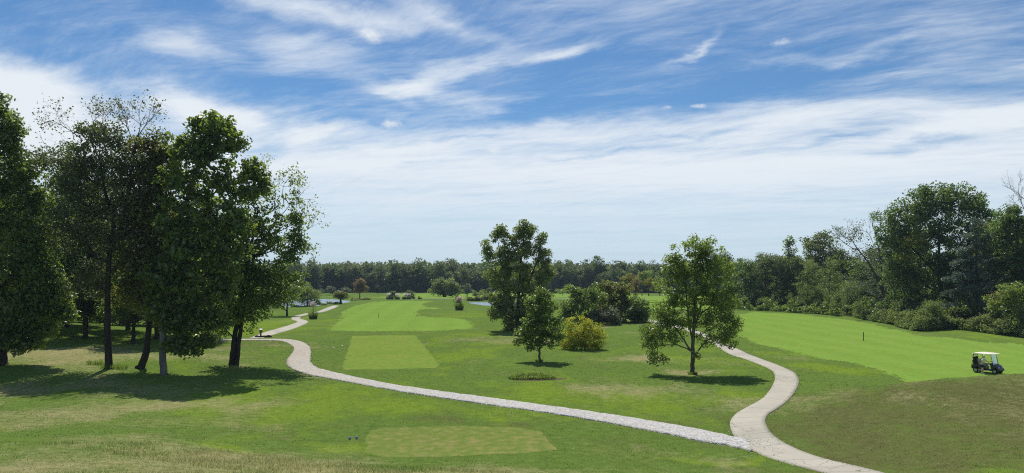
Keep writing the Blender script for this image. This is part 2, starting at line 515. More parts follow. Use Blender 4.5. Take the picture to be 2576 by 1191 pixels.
def turf(x, y):
    """dry, lush, brown amounts of the rough at ground points"""
    wx = x + 3.0 * (fbm(x * 0.21 + 40, y * 0.21) - 0.5) + 1.0 * (fbm(x * 0.9, y * 0.9 + 9) - 0.5)
    wy = y + 6.0 * (fbm(x * 0.19, y * 0.13 + 30) - 0.5)
    ch = [np.zeros(x.shape), np.zeros(x.shape), np.zeros(x.shape)]
    for (px, py, rx, ry, c, a), g in zip(PATCHES, _pp):
        d2 = ((wx - g[0]) / rx) ** 2 + ((wy - g[1]) / ry) ** 2
        k = a * np.exp(-d2 * 1.1)
        ch[c] = ch[c] + k * (1 - ch[c])
    n = fbm(x * 0.16 + 3, y * 0.10 + 8, 5)
    n2 = fbm(x * 0.5 + 13, y * 0.33 + 2, 4)
    ch[0] = np.clip(ch[0] + (n - 0.54) * 1.5 + (n2 - 0.5) * 0.6, 0, 1)
    ch[1] = np.clip(ch[1] + (0.5 - n) * 0.6 + (fbm(x * 0.3 + 70, y * 0.22 + 5) - 0.5) * 1.3 + (fbm(x * 1.3 + 7, y * 0.8 + 55) - 0.5) * 0.5, 0, 1)
    ch[2] = np.clip(ch[2] + (n2 - 0.52) * 1.1 + (fbm(x * 1.6 + 31, y * 0.9 + 3) - 0.5) * 0.6, 0, 1)
    return ch


# ------------------------------------------------------------------ ground materials
GREEN, LUSH, STRAW, BROWN = (0.138, 0.212, 0.042), (0.190, 0.278, 0.034), (0.330, 0.310, 0.140), (0.140, 0.150, 0.050)


def grass_mat(name, rough_kind=True, base=GREEN, lush=LUSH, straw=STRAW, stripe=0.0, tall=0.05):
    m, nt, out = new_mat(name)
    pos = nd(nt, 'ShaderNodeNewGeometry').outputs['Position']
    flat = nd(nt, 'ShaderNodeVectorMath', {0: pos, 1: (1, 1, 0)}, operation='MULTIPLY').outputs[0]
    n0 = noise(nt, flat, 0.35, 5, 0.6)
    n1 = noise(nt, flat, 1.7, 6, 0.65)
    n2 = noise(nt, flat, 9.0, 5, 0.7)
    n3 = noise(nt, flat, 46.0, 3, 0.7)
    if rough_kind:
        a = nd(nt, 'ShaderNodeSeparateXYZ', {0: nd(nt, 'ShaderNodeAttribute', attribute_name='turf').outputs['Vector']})
        dry, lus, bro = a.outputs
        jit = mth(nt, 'MULTIPLY', mth(nt, 'SUBTRACT', mth(nt, 'ADD', n1, n2), 1.0), 0.9)
        dry = smooth(nt, mth(nt, 'ADD', dry, jit), 0.1, 0.95)
        lus = smooth(nt, mth(nt, 'ADD', lus, mth(nt, 'MULTIPLY', mth(nt, 'SUBTRACT', n0, 0.5), 0.8)), 0.1, 0.9)
        bro = smooth(nt, mth(nt, 'ADD', bro, jit), 0.05, 0.95)
        c = mixc(nt, lus, base, lush)
        c = mixc(nt, bro, c, BROWN)
        c = mixc(nt, dry, c, straw)
    else:
        c = mixc(nt, smooth(nt, n0, 0.3, 0.7), base, lush)
        c = mixc(nt, smooth(nt, mth(nt, 'ADD', n1, mth(nt, 'MULTIPLY', n0, 0.6)), 0.70, 1.05, 0.0, 0.75), c, straw)
        if stripe:
            x = vmap(nt, flat, rot=(0, 0, R(-4)))
            wv = nd(nt, 'ShaderNodeTexWave', {'Vector': x, 'Scale': 0.055, 'Distortion': 1.2, 'Detail': 2.0, 'Detail Scale': 0.6}).outputs[1]
            c = mixc(nt, mth(nt, 'MULTIPLY', wv, stripe), c, tuple(v * 0.72 for v in base))
    lum = mth(nt, 'ADD', -0.32 if rough_kind else 0.10, mth(nt, 'ADD', mth(nt, 'MULTIPLY', n1, 1.05 if rough_kind else 0.75), mth(nt, 'ADD', mth(nt, 'MULTIPLY', n2, 1.20 if rough_kind else 0.70), mth(nt, 'MULTIPLY', n3, 0.40 if rough_kind else 0.4))))
    c = nd(nt, 'ShaderNodeVectorMath', {0: c, 3: lum}, operation='SCALE').outputs[0]
    hgtn = mth(nt, 'ADD', mth(nt, 'MULTIPLY', n3, 0.5), n2)
    b = nd(nt, 'ShaderNodeBump', {'Strength': 0.9, 'Distance': tall, 'Height': hgtn})
    p = nd(nt, 'ShaderNodeBsdfDiffuse', {'Color': c, 'Roughness': 0.3, 'Normal': b.outputs[0]})
    nt.links.new(p.outputs[0], out.inputs[0])
    return m


M_ROUGH = grass_mat('rough_turf')
M_FAIR = grass_mat('fairway_turf', False, (0.200, 0.335, 0.052), (0.228, 0.365, 0.058), (0.250, 0.300, 0.066), 0.22, 0.02)
M_TEE_FAR = grass_mat('tee_turf', False, (0.180, 0.280, 0.044), (0.205, 0.300, 0.048), (0.270, 0.265, 0.075), 0.0, 0.015)
M_TEE = grass_mat('tee_turf_worn', False, (0.180, 0.232, 0.052), (0.170, 0.240, 0.048), (0.300, 0.245, 0.100), 0.0, 0.015)

# ------------------------------------------------------------------ outlines of the cut turf
FAIR_L = [(823, 832), (860, 801), (857, 789), (892, 770), (938, 759.5), (1000, 757.5), (1037, 756.5), (1091, 757.5), (1064, 764.5), (1068, 772), (1106, 776), (1106, 777.5), (1062, 778),
          (1046, 785), (1056, 795), (1090, 800), (1140, 800), (1165, 803), (1180, 812), (1193, 821), (1174, 829), (1088, 833), (940, 834)]
FAIR_R = [(1846, 802), (1852, 794), (1885, 786), (2000, 790), (2100, 801), (2183, 813), (2250, 830), (2309, 845), (2450, 858), (2576, 868), (2800, 905),
          (2800, 0, 60), (2576, 0, 58), (2400, 0, 57.5), (2310, 0, 59), (2250, 945), (2150, 914), (2000, 888), (1900, 865), (1850, 838)]
TEE_FAR = [(888, 846), (965, 844), (1045, 844), (1075, 881), (1106, 919), (1098, 926), (980, 929), (866, 930), (862, 925), (875, 882)]
TEE_NEAR = [(931, 1084), (960, 1078), (1018, 1076), (1165, 1072), (1304, 1075), (1364, 1089), (1389, 1121), (1404, 1131), (1329, 1139), (1105, 1149), (971, 1151), (917, 1140)]
P_FAIR_L, P_FAIR_R, P_TEE_F, P_TEE_N = (gpoly(p)[:, :2] for p in (FAIR_L, FAIR_R, TEE_FAR, TEE_NEAR))
P_FAR = np.array([(-62, 305), (-50, 330), (-62, 372), (10, 384), (60, 372), (62, 330), (40, 292), (5, 286)])       # green beyond the pond
P_FAR2 = np.array([(40, 200), (38, 300), (62, 330), (100, 330), (88, 240), (70, 205)])                               # green behind the thicket


# ------------------------------------------------------------------ the ground as one polar sheet, split into its kinds of turf
def build_ground():
    th = np.concatenate([np.arange(-180, -44, 2.0), np.arange(-44, -38, 0.25), np.arange(-38, 38, 0.1), np.arange(38, 44, 0.25), np.arange(44, 180, 2.0)])
    th = np.radians(th)
    r = np.exp(np.concatenate([np.arange(math.log(1.2), math.log(24), 0.02), np.arange(math.log(24), math.log(135), 0.0042), np.arange(math.log(135), math.log(300), 0.008), np.arange(math.log(300), math.log(2600), 0.015)]))
    nt_, nr = len(th), len(r)
    TH, RR = np.meshgrid(th, r)
    x, y = (np.sin(TH) * RR).ravel(), (np.cos(TH) * RR).ravel()
    z = hgt(x, y)
    V = np.column_stack([x, y, z])
    V = np.vstack([V, [0, 0, -1.65]])
    i = np.arange(nr - 1)[:, None] * nt_
    j = np.arange(nt_)[None, :]
    j2 = (j + 1) % nt_
    F = np.stack([i + j, i + j2, i + nt_ + j2, i + nt_ + j], -1).reshape(-1, 4)[:, ::-1]
    cx, cy = V[F, 0].mean(1), V[F, 1].mean(1)
    kind = np.zeros(len(F), dtype=int)
    for k, p in ((1, P_FAIR_L), (2, P_FAIR_R), (3, P_TEE_F), (4, P_TEE_N), (5, P_FAR), (6, P_FAR2)):
        bb = (cx > p[:, 0].min()) & (cx < p[:, 0].max()) & (cy > p[:, 1].min()) & (cy < p[:, 1].max()) & (cy > 5)
        idx = np.where(bb)[0]
        rr_ = np.hypot(cx[idx], cy[idx])
        am = np.where(k in (3, 4), 0.30, 0.9) * np.clip(rr_ / 60, 0.5, 2.0)          # mown edges wander a little
        jx = am * (fbm(cx[idx] * 0.5 + 5, cy[idx] * 0.4) - 0.5) + am * 0.9 * (vnoise(cx[idx] * 3.1, cy[idx] * 2.3) - 0.5)
        jy = am * 1.6 * (fbm(cx[idx] * 0.5 + 55, cy[idx] * 0.4) - 0.5) + am * 1.2 * (vnoise(cx[idx] * 3.1 + 9, cy[idx] * 2.3) - 0.5)
        ins = in_poly(cx[idx] + jx, cy[idx] + jy, p)
        kind[idx[ins]] = k
    names = {0: ('ground', M_ROUGH), 1: ('fairway', M_FAIR), 2: ('fairway', M_FAIR), 3: ('tee_box', M_TEE_FAR), 4: ('tee_box', M_TEE), 5: ('fairway', M_FAIR), 6: ('fairway', M_FAIR)}
    for k, (nm, mat) in names.items():
        f = F[kind == k]
        used = np.unique(f)
        remap = np.full(len(V), -1)
        remap[used] = np.arange(len(used))
        v = V[used]
        at_ = None
        if k == 0:
            ch = turf(v[:, 0], v[:, 1])
            at_ = {'turf': np.column_stack(ch)}
        me = mesh_np(nm, v, remap[f], mat, at_, True)
        link(nm, me, kind='structure')
    # the small cap under the camera
    n = nt_
    cap = np.column_stack([np.arange(n), (np.arange(n) + 1) % n, np.full(n, n)])
    v = np.vstack([V[:n], [[0, 0, -1.65]]])
    me = mesh_np('ground', v, cap[:, ::-1], M_ROUGH, {'turf': np.zeros((n + 1, 3))}, True)
    link('ground', me, kind='structure')


build_ground()


# ------------------------------------------------------------------ paths
def concrete_mat():
    m, nt, out = new_mat('path_concrete')
    pos = nd(nt, 'ShaderNodeNewGeometry').outputs['Position']
    s = nd(nt, 'ShaderNodeAttribute', attribute_name='along').outputs['Fac']
    n1 = noise(nt, pos, 0.7, 5, 0.6)
    n2 = noise(nt, pos, 14, 5, 0.7)
    n3 = noise(nt, pos, 70, 2, 0.5)
    slab = nd(nt, 'ShaderNodeTexWhiteNoise', {'W': mth(nt, 'FLOOR', mth(nt, 'DIVIDE', s, 3.1))}, noise_dimensions='1D').outputs[0]
    c = mixc(nt, n1, (0.37, 0.338, 0.268), (0.50, 0.464, 0.372))
    f = mth(nt, 'ADD', mth(nt, 'ADD', 0.66, mth(nt, 'MULTIPLY', n2, 0.30)), mth(nt, 'ADD', mth(nt, 'MULTIPLY', slab, 0.16), mth(nt, 'MULTIPLY', n3, 0.14)))
    c = nd(nt, 'ShaderNodeVectorMath', {0: c, 3: f}, operation='SCALE').outputs[0]
    # joints across the path, and cracks
    fr = mth(nt, 'FRACT', mth(nt, 'DIVIDE', mth(nt, 'ADD', s, mth(nt, 'MULTIPLY', mth(nt, 'SUBTRACT', n2, 0.5), 0.06)), 3.1))
    jd = mth(nt, 'MULTIPLY', mth(nt, 'ABSOLUTE', mth(nt, 'SUBTRACT', fr, 0.5)), 3.1)
    joint = smooth(nt, jd, 0.012, 0.045, 1.0, 0.0)
    wv = nd(nt, 'ShaderNodeTexNoise', {'Vector': pos, 'Scale': 1.2, 'Detail': 4.0}).outputs[1]
    wv = nd(nt, 'ShaderNodeVectorMath', {0: wv, 3: 0.9}, operation='SCALE').outputs[0]
    pw = nd(nt, 'ShaderNodeVectorMath', {0: pos, 1: wv}, operation='ADD').outputs[0]
    vo = nd(nt, 'ShaderNodeTexVoronoi', {'Vector': pw, 'Scale': 0.8}, feature='DISTANCE_TO_EDGE').outputs[0]
    crack = mth(nt, 'MULTIPLY', smooth(nt, vo, 0.006, 0.022, 1.0, 0.0), smooth(nt, noise(nt, pos, 0.22, 4), 0.55, 0.62))
    dark = mth(nt, 'MAXIMUM', mth(nt, 'MULTIPLY', joint, mth(nt, 'MULTIPLY', smooth(nt, n1, 0.30, 0.55), 0.75)), mth(nt, 'MULTIPLY', crack, 0.75))
    c = mixc(nt, dark, c, (0.085, 0.08, 0.045, 1))
    b = nd(nt, 'ShaderNodeBump', {'Strength': 0.35, 'Distance': 0.01, 'Height': mth(nt, 'SUBTRACT', n2, dark)})
    p = nd(nt, 'ShaderNodeBsdfPrincipled', {'Base Color': c, 'Roughness': 0.85, 'Specular IOR Level': 0.25, 'Normal': b.outputs[0]})
    nt.links.new(p.outputs[0], out.inputs[0])
    return m


def gravel_mat():
    m, nt, out = new_mat('path_gravel')
    pos = nd(nt, 'ShaderNodeNewGeometry').outputs['Position']
    v1 = nd(nt, 'ShaderNodeTexVoronoi', {'Vector': pos, 'Scale': 10.0, 'Randomness': 1.0})
    n1 = noise(nt, pos, 0.8, 5, 0.6)
    n2 = noise(nt, pos, 5, 5, 0.7)
    g = nd(nt, 'ShaderNodeSeparateXYZ', {0: v1.outputs['Color']}).outputs[0]
    wht = nd(nt, 'ShaderNodeAttribute', attribute_name='white').outputs['Fac']
    c = mixc(nt, mth(nt, 'ADD', mth(nt, 'MULTIPLY', wht, 0.9), mth(nt, 'MULTIPLY', mth(nt, 'SUBTRACT', n1, 0.5), 0.9), clamp=True), (0.46, 0.40, 0.31, 1), (0.52, 0.505, 0.475, 1))
    f = mth(nt, 'ADD', 0.36, mth(nt, 'ADD', mth(nt, 'MULTIPLY', g, 0.55), mth(nt, 'MULTIPLY', n2, 0.55)))
    c = nd(nt, 'ShaderNodeVectorMath', {0: c, 3: f}, operation='SCALE').outputs[0]
    b = nd(nt, 'ShaderNodeBump', {'Strength': 1.0, 'Distance': 0.045, 'Height': mth(nt, 'SUBTRACT', 1.0, v1.outputs['Distance'])})
    p = nd(nt, 'ShaderNodeBsdfPrincipled', {'Base Color': c, 'Roughness': 0.9, 'Specular IOR Level': 0.2, 'Normal': b.outputs[0]})
    nt.links.new(p.outputs[0], out.inputs[0])
    return m


M_CONC, M_GRAV = concrete_mat(), gravel_mat()
PATH_POLYS = []


def strip(name, left, right, mat, rise, n=12, rag=0.0, across=6, white=None, crown=0.0):
    """a path laid on the ground between two edges drawn in the photo: a raised bed with skirts"""
    L, Rr = catmull(left, n), catmull(right, n)

    def resample(p, m):
        s = np.concatenate([[0], np.cumsum(np.hypot(*np.diff(p, axis=0).T))])
        t = np.linspace(0, s[-1], m)
        return np.column_stack([np.interp(t, s, p[:, 0]), np.interp(t, s, p[:, 1])])
    # control points pair up one to one, so both edges carry the same number of samples
    if len(L) != len(Rr):
        m = max(len(L), len(Rr))
        L, Rr = resample(L, m), resample(Rr, m)
    A, B = ground(L[:, 0], L[:, 1]), ground(Rr[:, 0], Rr[:, 1])
    # even spacing on the ground
    mid = (A + B) / 2
    s = np.concatenate([[0], np.cumsum(np.linalg.norm(np.diff(mid[:, :2], axis=0), axis=1))])
    m = int(min(900, max(30, s[-1] / 0.22)))
    t = np.linspace(0, s[-1], m)
    A = np.column_stack([np.interp(t, s, A[:, k]) for k in range(2)])
    B = np.column_stack([np.interp(t, s, B[:, k]) for k in range(2)])
    PATH_POLYS.append(np.vstack([A, B[::-1]]))
    if rag:
        d = (B - A) / np.maximum(np.linalg.norm(B - A, axis=1), 1e-6)[:, None]
        A = A + d * (rag * (fbm(t * 1.9, t * 0 + 3.0) - 0.5) * 2 + rag * 0.8 * (vnoise(t * 7.0, t * 0 + 1) - .5))[:, None]
        B = B + d * (rag * (fbm(t * 1.9, t * 0 + 43.0) - 0.5) * 2 + rag * 0.8 * (vnoise(t * 7.0, t * 0 + 51) - .5))[:, None]
    cols = []
    dist = np.linalg.norm((A + B) / 2, axis=1)
    up = rise + 0.00022 * dist
    for k in range(across + 1):
        f = k / across
        q = A * (1 - f) + B * f
        z = hgt(q[:, 0], q[:, 1]) + up + crown * (1 - (2 * f - 1) ** 2)
        cols.append(np.column_stack([q, z]))
    # skirts reach under the turf
    for c_, k in ((cols[0], 0), (cols[-1], -1)):
        d = c_.copy(); d[:, 2] -= up + 0.12
        cols.insert(0, d) if k == 0 else cols.append(d)
    V = np.stack(cols, 1)
    nc = V.shape[1]
    idx = np.arange(m * nc).reshape(m, nc)
    F = np.stack([idx[:-1, :-1], idx[1:, :-1], idx[1:, 1:], idx[:-1, 1:]], -1).reshape(-1, 4)
    al = np.repeat(t, nc)
    attrs = {'along': al}
    if white is not None:
        attrs['white'] = np.repeat(np.interp(t / s[-1], *white), nc)
    v = V.reshape(-1, 3)
    a, b, c = v[F[len(F) // 2, 0]], v[F[len(F) // 2, 1]], v[F[len(F) // 2, 2]]
    me = mesh_np(name, v, F, mat, attrs, True)
    # faces upwards
    me.update()
    nz = np.zeros(len(F) * 3, dtype=np.float32)
    me.polygons.foreach_get('normal', nz)
    if nz.reshape(-1, 3)[:, 2].sum() < 0:
        me.flip_normals()
    return link(name, me, kind='structure')


CP_L = [(2200, 1225), (2075, 1191), (1951, 1158), (1887, 1131), (1851, 1103), (1838, 1079), (1838, 1060), (1852, 1042), (1877, 1027), (1916, 1005), (1938, 980), (1949, 956),
        (1946, 938), (1933, 928), (1901, 914.5), (1867, 902), (1840, 894), (1807, 875), (1765, 848), (1715, 829), (1668, 820), (1636, 812), (1618, 806), (1612, 800), (1622, 795)]
CP_R = [(2330, 1225), (2211, 1188), (2065, 1153), (1985, 1122), (1943, 1094), (1927, 1069), (1926, 1054.5), (1934, 1042), (1951, 1032), (1978, 1012.5), (1999, 987.5), (2010, 962),
        (2005, 947), (1996, 937), (1958, 920), (1915, 904), (1882, 891), (1840, 871), (1793, 848.7), (1735, 827), (1686, 816), (1652, 809), (1634, 803.5), (1628, 799), (1634, 794)]
strip('cart_path', CP_L, CP_R, M_CONC, 0.03)
GR_U = [(1876, 1106), (1840, 1100), (1760, 1082), (1600, 1054), (1450, 1032), (1300, 1011), (1150, 991), (1000, 970), (900, 951), (850, 940), (800, 927), (782, 914), (781, 898), (782, 884),
        (776, 871), (757, 860.5), (730, 855.5), (697, 854), (650, 854), (604, 854), (530, 854), (440, 854)]
GR_L = [(1890, 1137), (1850, 1126), (1770, 1112), (1620, 1082), (1460, 1053), (1300, 1029), (1150, 1008), (1000, 985), (890, 965), (832, 954), (768, 942), (735, 929), (722, 917), (724, 904),
        (738, 884), (737, 873), (721, 863), (700, 858.5), (650, 857.7), (604, 857.7), (530, 857.7), (440, 857.7)]
strip('gravel_path', GR_U, GR_L, M_GRAV, 0.045, rag=0.20, across=8, white=([0, 0.25, 0.5, 0.62, 1], [1.0, 0.9, 0.45, 0.15, 0.4]), crown=0.03)
LP_L = [(627, 851.5), (667, 836.5), (712, 823.5), (743, 813.5), (746, 809), (734, 804.5), (734, 799.5), (745, 795), (766, 790), (796, 785.5), (816, 777.5), (832, 771.5), (842, 769)]
LP_R = [(661, 851.5), (678, 845.5), (729, 831), (757, 820.5), (775, 811), (766, 806), (756, 803), (756, 798.5), (766, 794.5), (785, 790), (812, 786), (840, 776.5), (852, 770)]
strip('cart_path', LP_L, LP_R, M_CONC, 0.02)
_fp = [(x, 288 + 4 * math.sin(x * 0.06)) for x in np.linspace(-48, 45, 24)]


def world_strip(name, pts, width, mat, rise):
    p = catmull(pts, 6)
    d = np.gradient(p, axis=0)
    nrm = np.column_stack([-d[:, 1], d[:, 0]]) / np.linalg.norm(d, axis=1)[:, None]
    cols = []
    for f in (-0.5, -0.25, 0, 0.25, 0.5):
        q = p + nrm * width * f
        cols.append(np.column_stack([q, hgt(q[:, 0], q[:, 1]) + rise]))
    e0, e1 = cols[0].copy(), cols[-1].copy()
    e0[:, 2] -= 0.3; e1[:, 2] -= 0.3
    V = np.stack([e0] + cols + [e1], 1)
    m, nc = V.shape[:2]
    idx = np.arange(m * nc).reshape(m, nc)
    F = np.stack([idx[:-1, :-1], idx[1:, :-1], idx[1:, 1:], idx[:-1, 1:]], -1).reshape(-1, 4)[:, ::-1]
    s = np.concatenate([[0], np.cumsum(np.linalg.norm(np.diff(p, axis=0), axis=1))])
    return link(name, mesh_np(name, V.reshape(-1, 3), F, mat, {'along': np.repeat(s, nc)}, True), kind='structure')


world_strip('cart_path', _fp, 2.6, M_CONC, 0.12)


# ------------------------------------------------------------------ ponds
def water_mat():
    m, nt, out = new_mat('pond_water')
    pos = nd(nt, 'ShaderNodeNewGeometry').outputs['Position']
    n = noise(nt, vmap(nt, pos, scale=(0.5, 1.0, 1.0)), 1.6, 4, 0.6)
    b = nd(nt, 'ShaderNodeBump', {'Strength': 1.0, 'Distance': 0.22, 'Height': n})
    p = nd(nt, 'ShaderNodeBsdfPrincipled', {'Base Color': (0.17, 0.235, 0.29, 1), 'Roughness': 0.42, 'IOR': 1.33, 'Normal': b.outputs[0]})
    nt.links.new(p.outputs[0], out.inputs[0])
    return m


M_WATER = water_mat()
for p in PONDS:
    c = p.mean(0)
    ang = np.arctan2(p[:, 1] - c[1], p[:, 0] - c[0])
    q = c + (p - c) * 1.06
    n = len(q)
    V = np.column_stack([np.vstack([q, c]), np.full(n + 1, POND_Z)])
    F = np.column_stack([np.arange(n), (np.arange(n) + 1) % n, np.full(n, n)])
    me = mesh_np('pond', V, F, M_WATER)
    nz = np.zeros(n * 3, dtype=np.float32)
    me.polygons.foreach_get('normal', nz)
    if nz.reshape(-1, 3)[:, 2].sum() < 0:
        me.flip_normals()
    link('pond', me, kind='structure')


# ------------------------------------------------------------------ foliage and bark
def leaf_mat(name, a, b, trans, rough=0.42, spec=0.45, tf=0.38, autumn=None):
    """a..b: leaf colours picked by the leaf's own tint; trans: light shining through"""
    m, nt, out = new_mat(name)
    k = lambda c, f: (c[0] * f * 1.12, c[1] * f, c[2] * f * 1.15)
    a, b, trans = k(a, 1.15), k(b, 1.85), k(trans, 2.0)
    tf = min(0.62, tf * 1.42)
    t = nd(nt, 'ShaderNodeAttribute', attribute_name='tint').outputs['Fac']
    c = mixc(nt, t, (*a, 1), (*b, 1))
    tc = mixc(nt, t, tuple(v * 0.65 for v in trans), tuple(trans))
    if autumn:
        k = smooth(nt, t, 0.80, 1.0)
        c = mixc(nt, k, c, (*autumn, 1)); tc = mixc(nt, k, tc, (*[min(1, v * 1.4) for v in autumn], 1))
    p = nd(nt, 'ShaderNodeBsdfPrincipled', {'Base Color': c, 'Roughness': rough, 'Specular IOR Level': spec})
    tr = nd(nt, 'ShaderNodeBsdfTranslucent', {'Color': tc})
    mx = nd(nt, 'ShaderNodeMixShader', {0: tf, 1: p.outputs[0], 2: tr.outputs[0]})
    nt.links.new(mx.outputs[0], out.inputs[0])
    return m


def bark_mat(name, a, b, scale=5.0):
    m, nt, out = new_mat(name)
    tc = nd(nt, 'ShaderNodeNewGeometry').outputs['Position']
    v = vmap(nt, tc, scale=(1, 1, 0.22))
    n = noise(nt, v, scale, 6, 0.7)
    n2 = noise(nt, tc, 0.8, 4, 0.6)
    c = mixc(nt, smooth(nt, mth(nt, 'ADD', mth(nt, 'MULTIPLY', n, 0.7), mth(nt, 'MULTIPLY', n2, 0.4)), 0.35, 0.75), (*a, 1), (*b, 1))
    bp = nd(nt, 'ShaderNodeBump', {'Strength': 0.9, 'Distance': 0.04, 'Height': n})
    p = nd(nt, 'ShaderNodeBsdfPrincipled', {'Base Color': c, 'Roughness': 0.9, 'Specular IOR Level': 0.2, 'Normal': bp.outputs[0]})
    nt.links.new(p.outputs[0], out.inputs[0])
    return m


LM = {
    'dark':   leaf_mat('leaf_dark_green', (0.026, 0.050, 0.013), (0.062, 0.104, 0.024), (0.098, 0.172, 0.022), 0.42, 0.7),
    'mid':    leaf_mat('leaf_mid_green', (0.040, 0.074, 0.016), (0.084, 0.132, 0.028), (0.130, 0.210, 0.024), 0.42, 0.75),
    'glossy': leaf_mat('leaf_glossy_green', (0.030, 0.060, 0.012), (0.078, 0.130, 0.022), (0.128, 0.195, 0.022), 0.40, 0.95),
    'oak':    leaf_mat('leaf_oak_green', (0.056, 0.092, 0.020), (0.104, 0.152, 0.034), (0.150, 0.235, 0.026), 0.42, 0.8),
    'light':  leaf_mat('leaf_light_green', (0.060, 0.100, 0.022), (0.110, 0.160, 0.036), (0.170, 0.250, 0.035)),
    'olive':  leaf_mat('leaf_olive_green', (0.052, 0.072, 0.018), (0.100, 0.120, 0.030), (0.140, 0.175, 0.025)),
    'willow': leaf_mat('leaf_willow_green', (0.064, 0.100, 0.028), (0.118, 0.160, 0.046), (0.145, 0.210, 0.036)),
    'locust': leaf_mat('leaf_sparse_brownish', (0.040, 0.056, 0.024), (0.078, 0.092, 0.036), (0.080, 0.115, 0.026), 0.42, 0.8),
    'poplar': leaf_mat('leaf_poplar', (0.070, 0.105, 0.028), (0.125, 0.165, 0.050), (0.160, 0.235, 0.032), 0.40, 0.95, 0.34, (0.18, 0.14, 0.04)),
    'yellow': leaf_mat('leaf_yellow_green', (0.200, 0.240, 0.020), (0.260, 0.275, 0.030), (0.270, 0.315, 0.018), 0.5, 0.3, 0.45),
    'gold':   leaf_mat('leaf_gold', (0.085, 0.115, 0.018), (0.165, 0.165, 0.026), (0.165, 0.180, 0.018), 0.5, 0.3),
    'rust':   leaf_mat('leaf_rust', (0.095, 0.085, 0.034), (0.165, 0.130, 0.055), (0.150, 0.125, 0.040), 0.55, 0.3),
    'pine':   leaf_mat('needles_blue_green', (0.042, 0.078, 0.050), (0.078, 0.118, 0.078), (0.070, 0.115, 0.055), 0.5, 0.45, 0.26),
    'far':    leaf_mat('leaf_far_wood', (0.030, 0.058, 0.018), (0.072, 0.105, 0.030), (0.090, 0.140, 0.025), 0.5, 0.35, 0.30),
    'farlite': leaf_mat('leaf_far_wood_light', (0.048, 0.076, 0.024), (0.095, 0.125, 0.040), (0.115, 0.160, 0.030), 0.5, 0.35, 0.30),
    'grey':   leaf_mat('leaf_grey_green', (0.070, 0.092, 0.048), (0.130, 0.150, 0.090), (0.100, 0.140, 0.060), 0.5, 0.4),
    'plume':  leaf_mat('plume_cream', (0.36, 0.32, 0.24), (0.60, 0.55, 0.45), (0.40, 0.36, 0.28), 0.7, 0.2),
    'white':  leaf_mat('plume_white', (0.50, 0.50, 0.45), (0.75, 0.75, 0.70), (0.5, 0.5, 0.45), 0.7, 0.2),
    'weed':   leaf_mat('weed_green', (0.060, 0.098, 0.028), (0.135, 0.170, 0.060), (0.140, 0.200, 0.040), 0.6, 0.3),
}
BK = {
    'dark': bark_mat('bark_dark', (0.022, 0.018, 0.014), (0.060, 0.050, 0.040)),
    'grey': bark_mat('bark_grey', (0.060, 0.052, 0.044), (0.130, 0.118, 0.102)),
    'pale': bark_mat('bark_pale', (0.075, 0.070, 0.060), (0.240, 0.230, 0.205), 3.0),
    'dead': bark_mat('bark_dead_twigs', (0.150, 0.130, 0.112), (0.240, 0.215, 0.190)),
    'deadbrown': bark_mat('bark_dead_brown', (0.075, 0.062, 0.052), (0.150, 0.128, 0.108)),
}


def unit(v):
    return v / np.maximum(np.linalg.norm(v, axis=-1, keepdims=True), 1e-9)


def leaves(cent, size, rng, out=None, up=0.55, aspect=0.62, tint=None, axis=None, fold=0.22):
    """leaf quads around given points -> verts, faces, tint"""
    n = len(cent)
    nrm = rng.normal(size=(n, 3))
    nrm[:, 2] += up * 1.1
    if out is not None:
        nrm += out * 0.9
    nrm = unit(nrm)
    a = rng.normal(size=(n, 3)) if axis is None else axis + rng.normal(size=(n, 3)) * 0.35
    a = unit(a - nrm * (a * nrm).sum(1, keepdims=True))
    b = np.cross(nrm, a)
    s = size * rng.uniform(0.6, 1.35, n)[:, None]
    h = s * 0.5
    wdt = h * aspect * rng.uniform(0.75, 1.2, n)[:, None]
    lift = nrm * s * fold * rng.uniform(-0.3, 1.0, n)[:, None]
    V = np.stack([cent - a * h, cent + b * wdt + lift + a * h * 0.1, cent + a * h, cent - b * wdt + lift + a * h * 0.1], 1).reshape(-1, 3)
    F = np.arange(n * 4).reshape(n, 4)
    t = rng.random(n) if tint is None else tint
    return V, F, t


class Tubes:
    def __init__(self):
        self.v, self.f, self.n = [], [], 0

    def add(self, pts, rad, sides=6):
        pts = np.asarray(pts, float); m = len(pts)
        rad = np.broadcast_to(np.asarray(rad, float), (m,))
        d = unit(np.gradient(pts, axis=0))
        ref = np.where(np.abs(d[:, 2:3]) > 0.9, np.array([[1.0, 0, 0]]), np.array([[0, 0, 1.0]]))
        u = unit(np.cross(d, ref)); w_ = np.cross(d, u)
        a = np.linspace(0, 2 * PI, sides, endpoint=False)
        ring = pts[:, None, :] + rad[:, None, None] * (np.cos(a)[None, :, None] * u[:, None, :] + np.sin(a)[None, :, None] * w_[:, None, :])
        idx = np.arange(m * sides).reshape(m, sides) + self.n
        nx = np.roll(idx, -1, 1)
        self.f.append(np.stack([idx[:-1], nx[:-1], nx[1:], idx[1:]], -1).reshape(-1, 4))
        self.v.append(ring.reshape(-1, 3)); self.n += m * sides

    def mesh(self, name, mat):
        return mesh_np(name, np.vstack(self.v), np.vstack(self.f), mat, None, True)


def bez(a, b, c, n):
    t = np.linspace(0, 1, n)[:, None]
    return (1 - t) ** 2 * a + 2 * t * (1 - t) * b + t * t * c


def wob(p, amp, rng):
    q = p.copy(); k = len(p)
    if k > 2:
        q[1:-1] += rng.normal(size=(k - 2, 3)) * amp
    return q


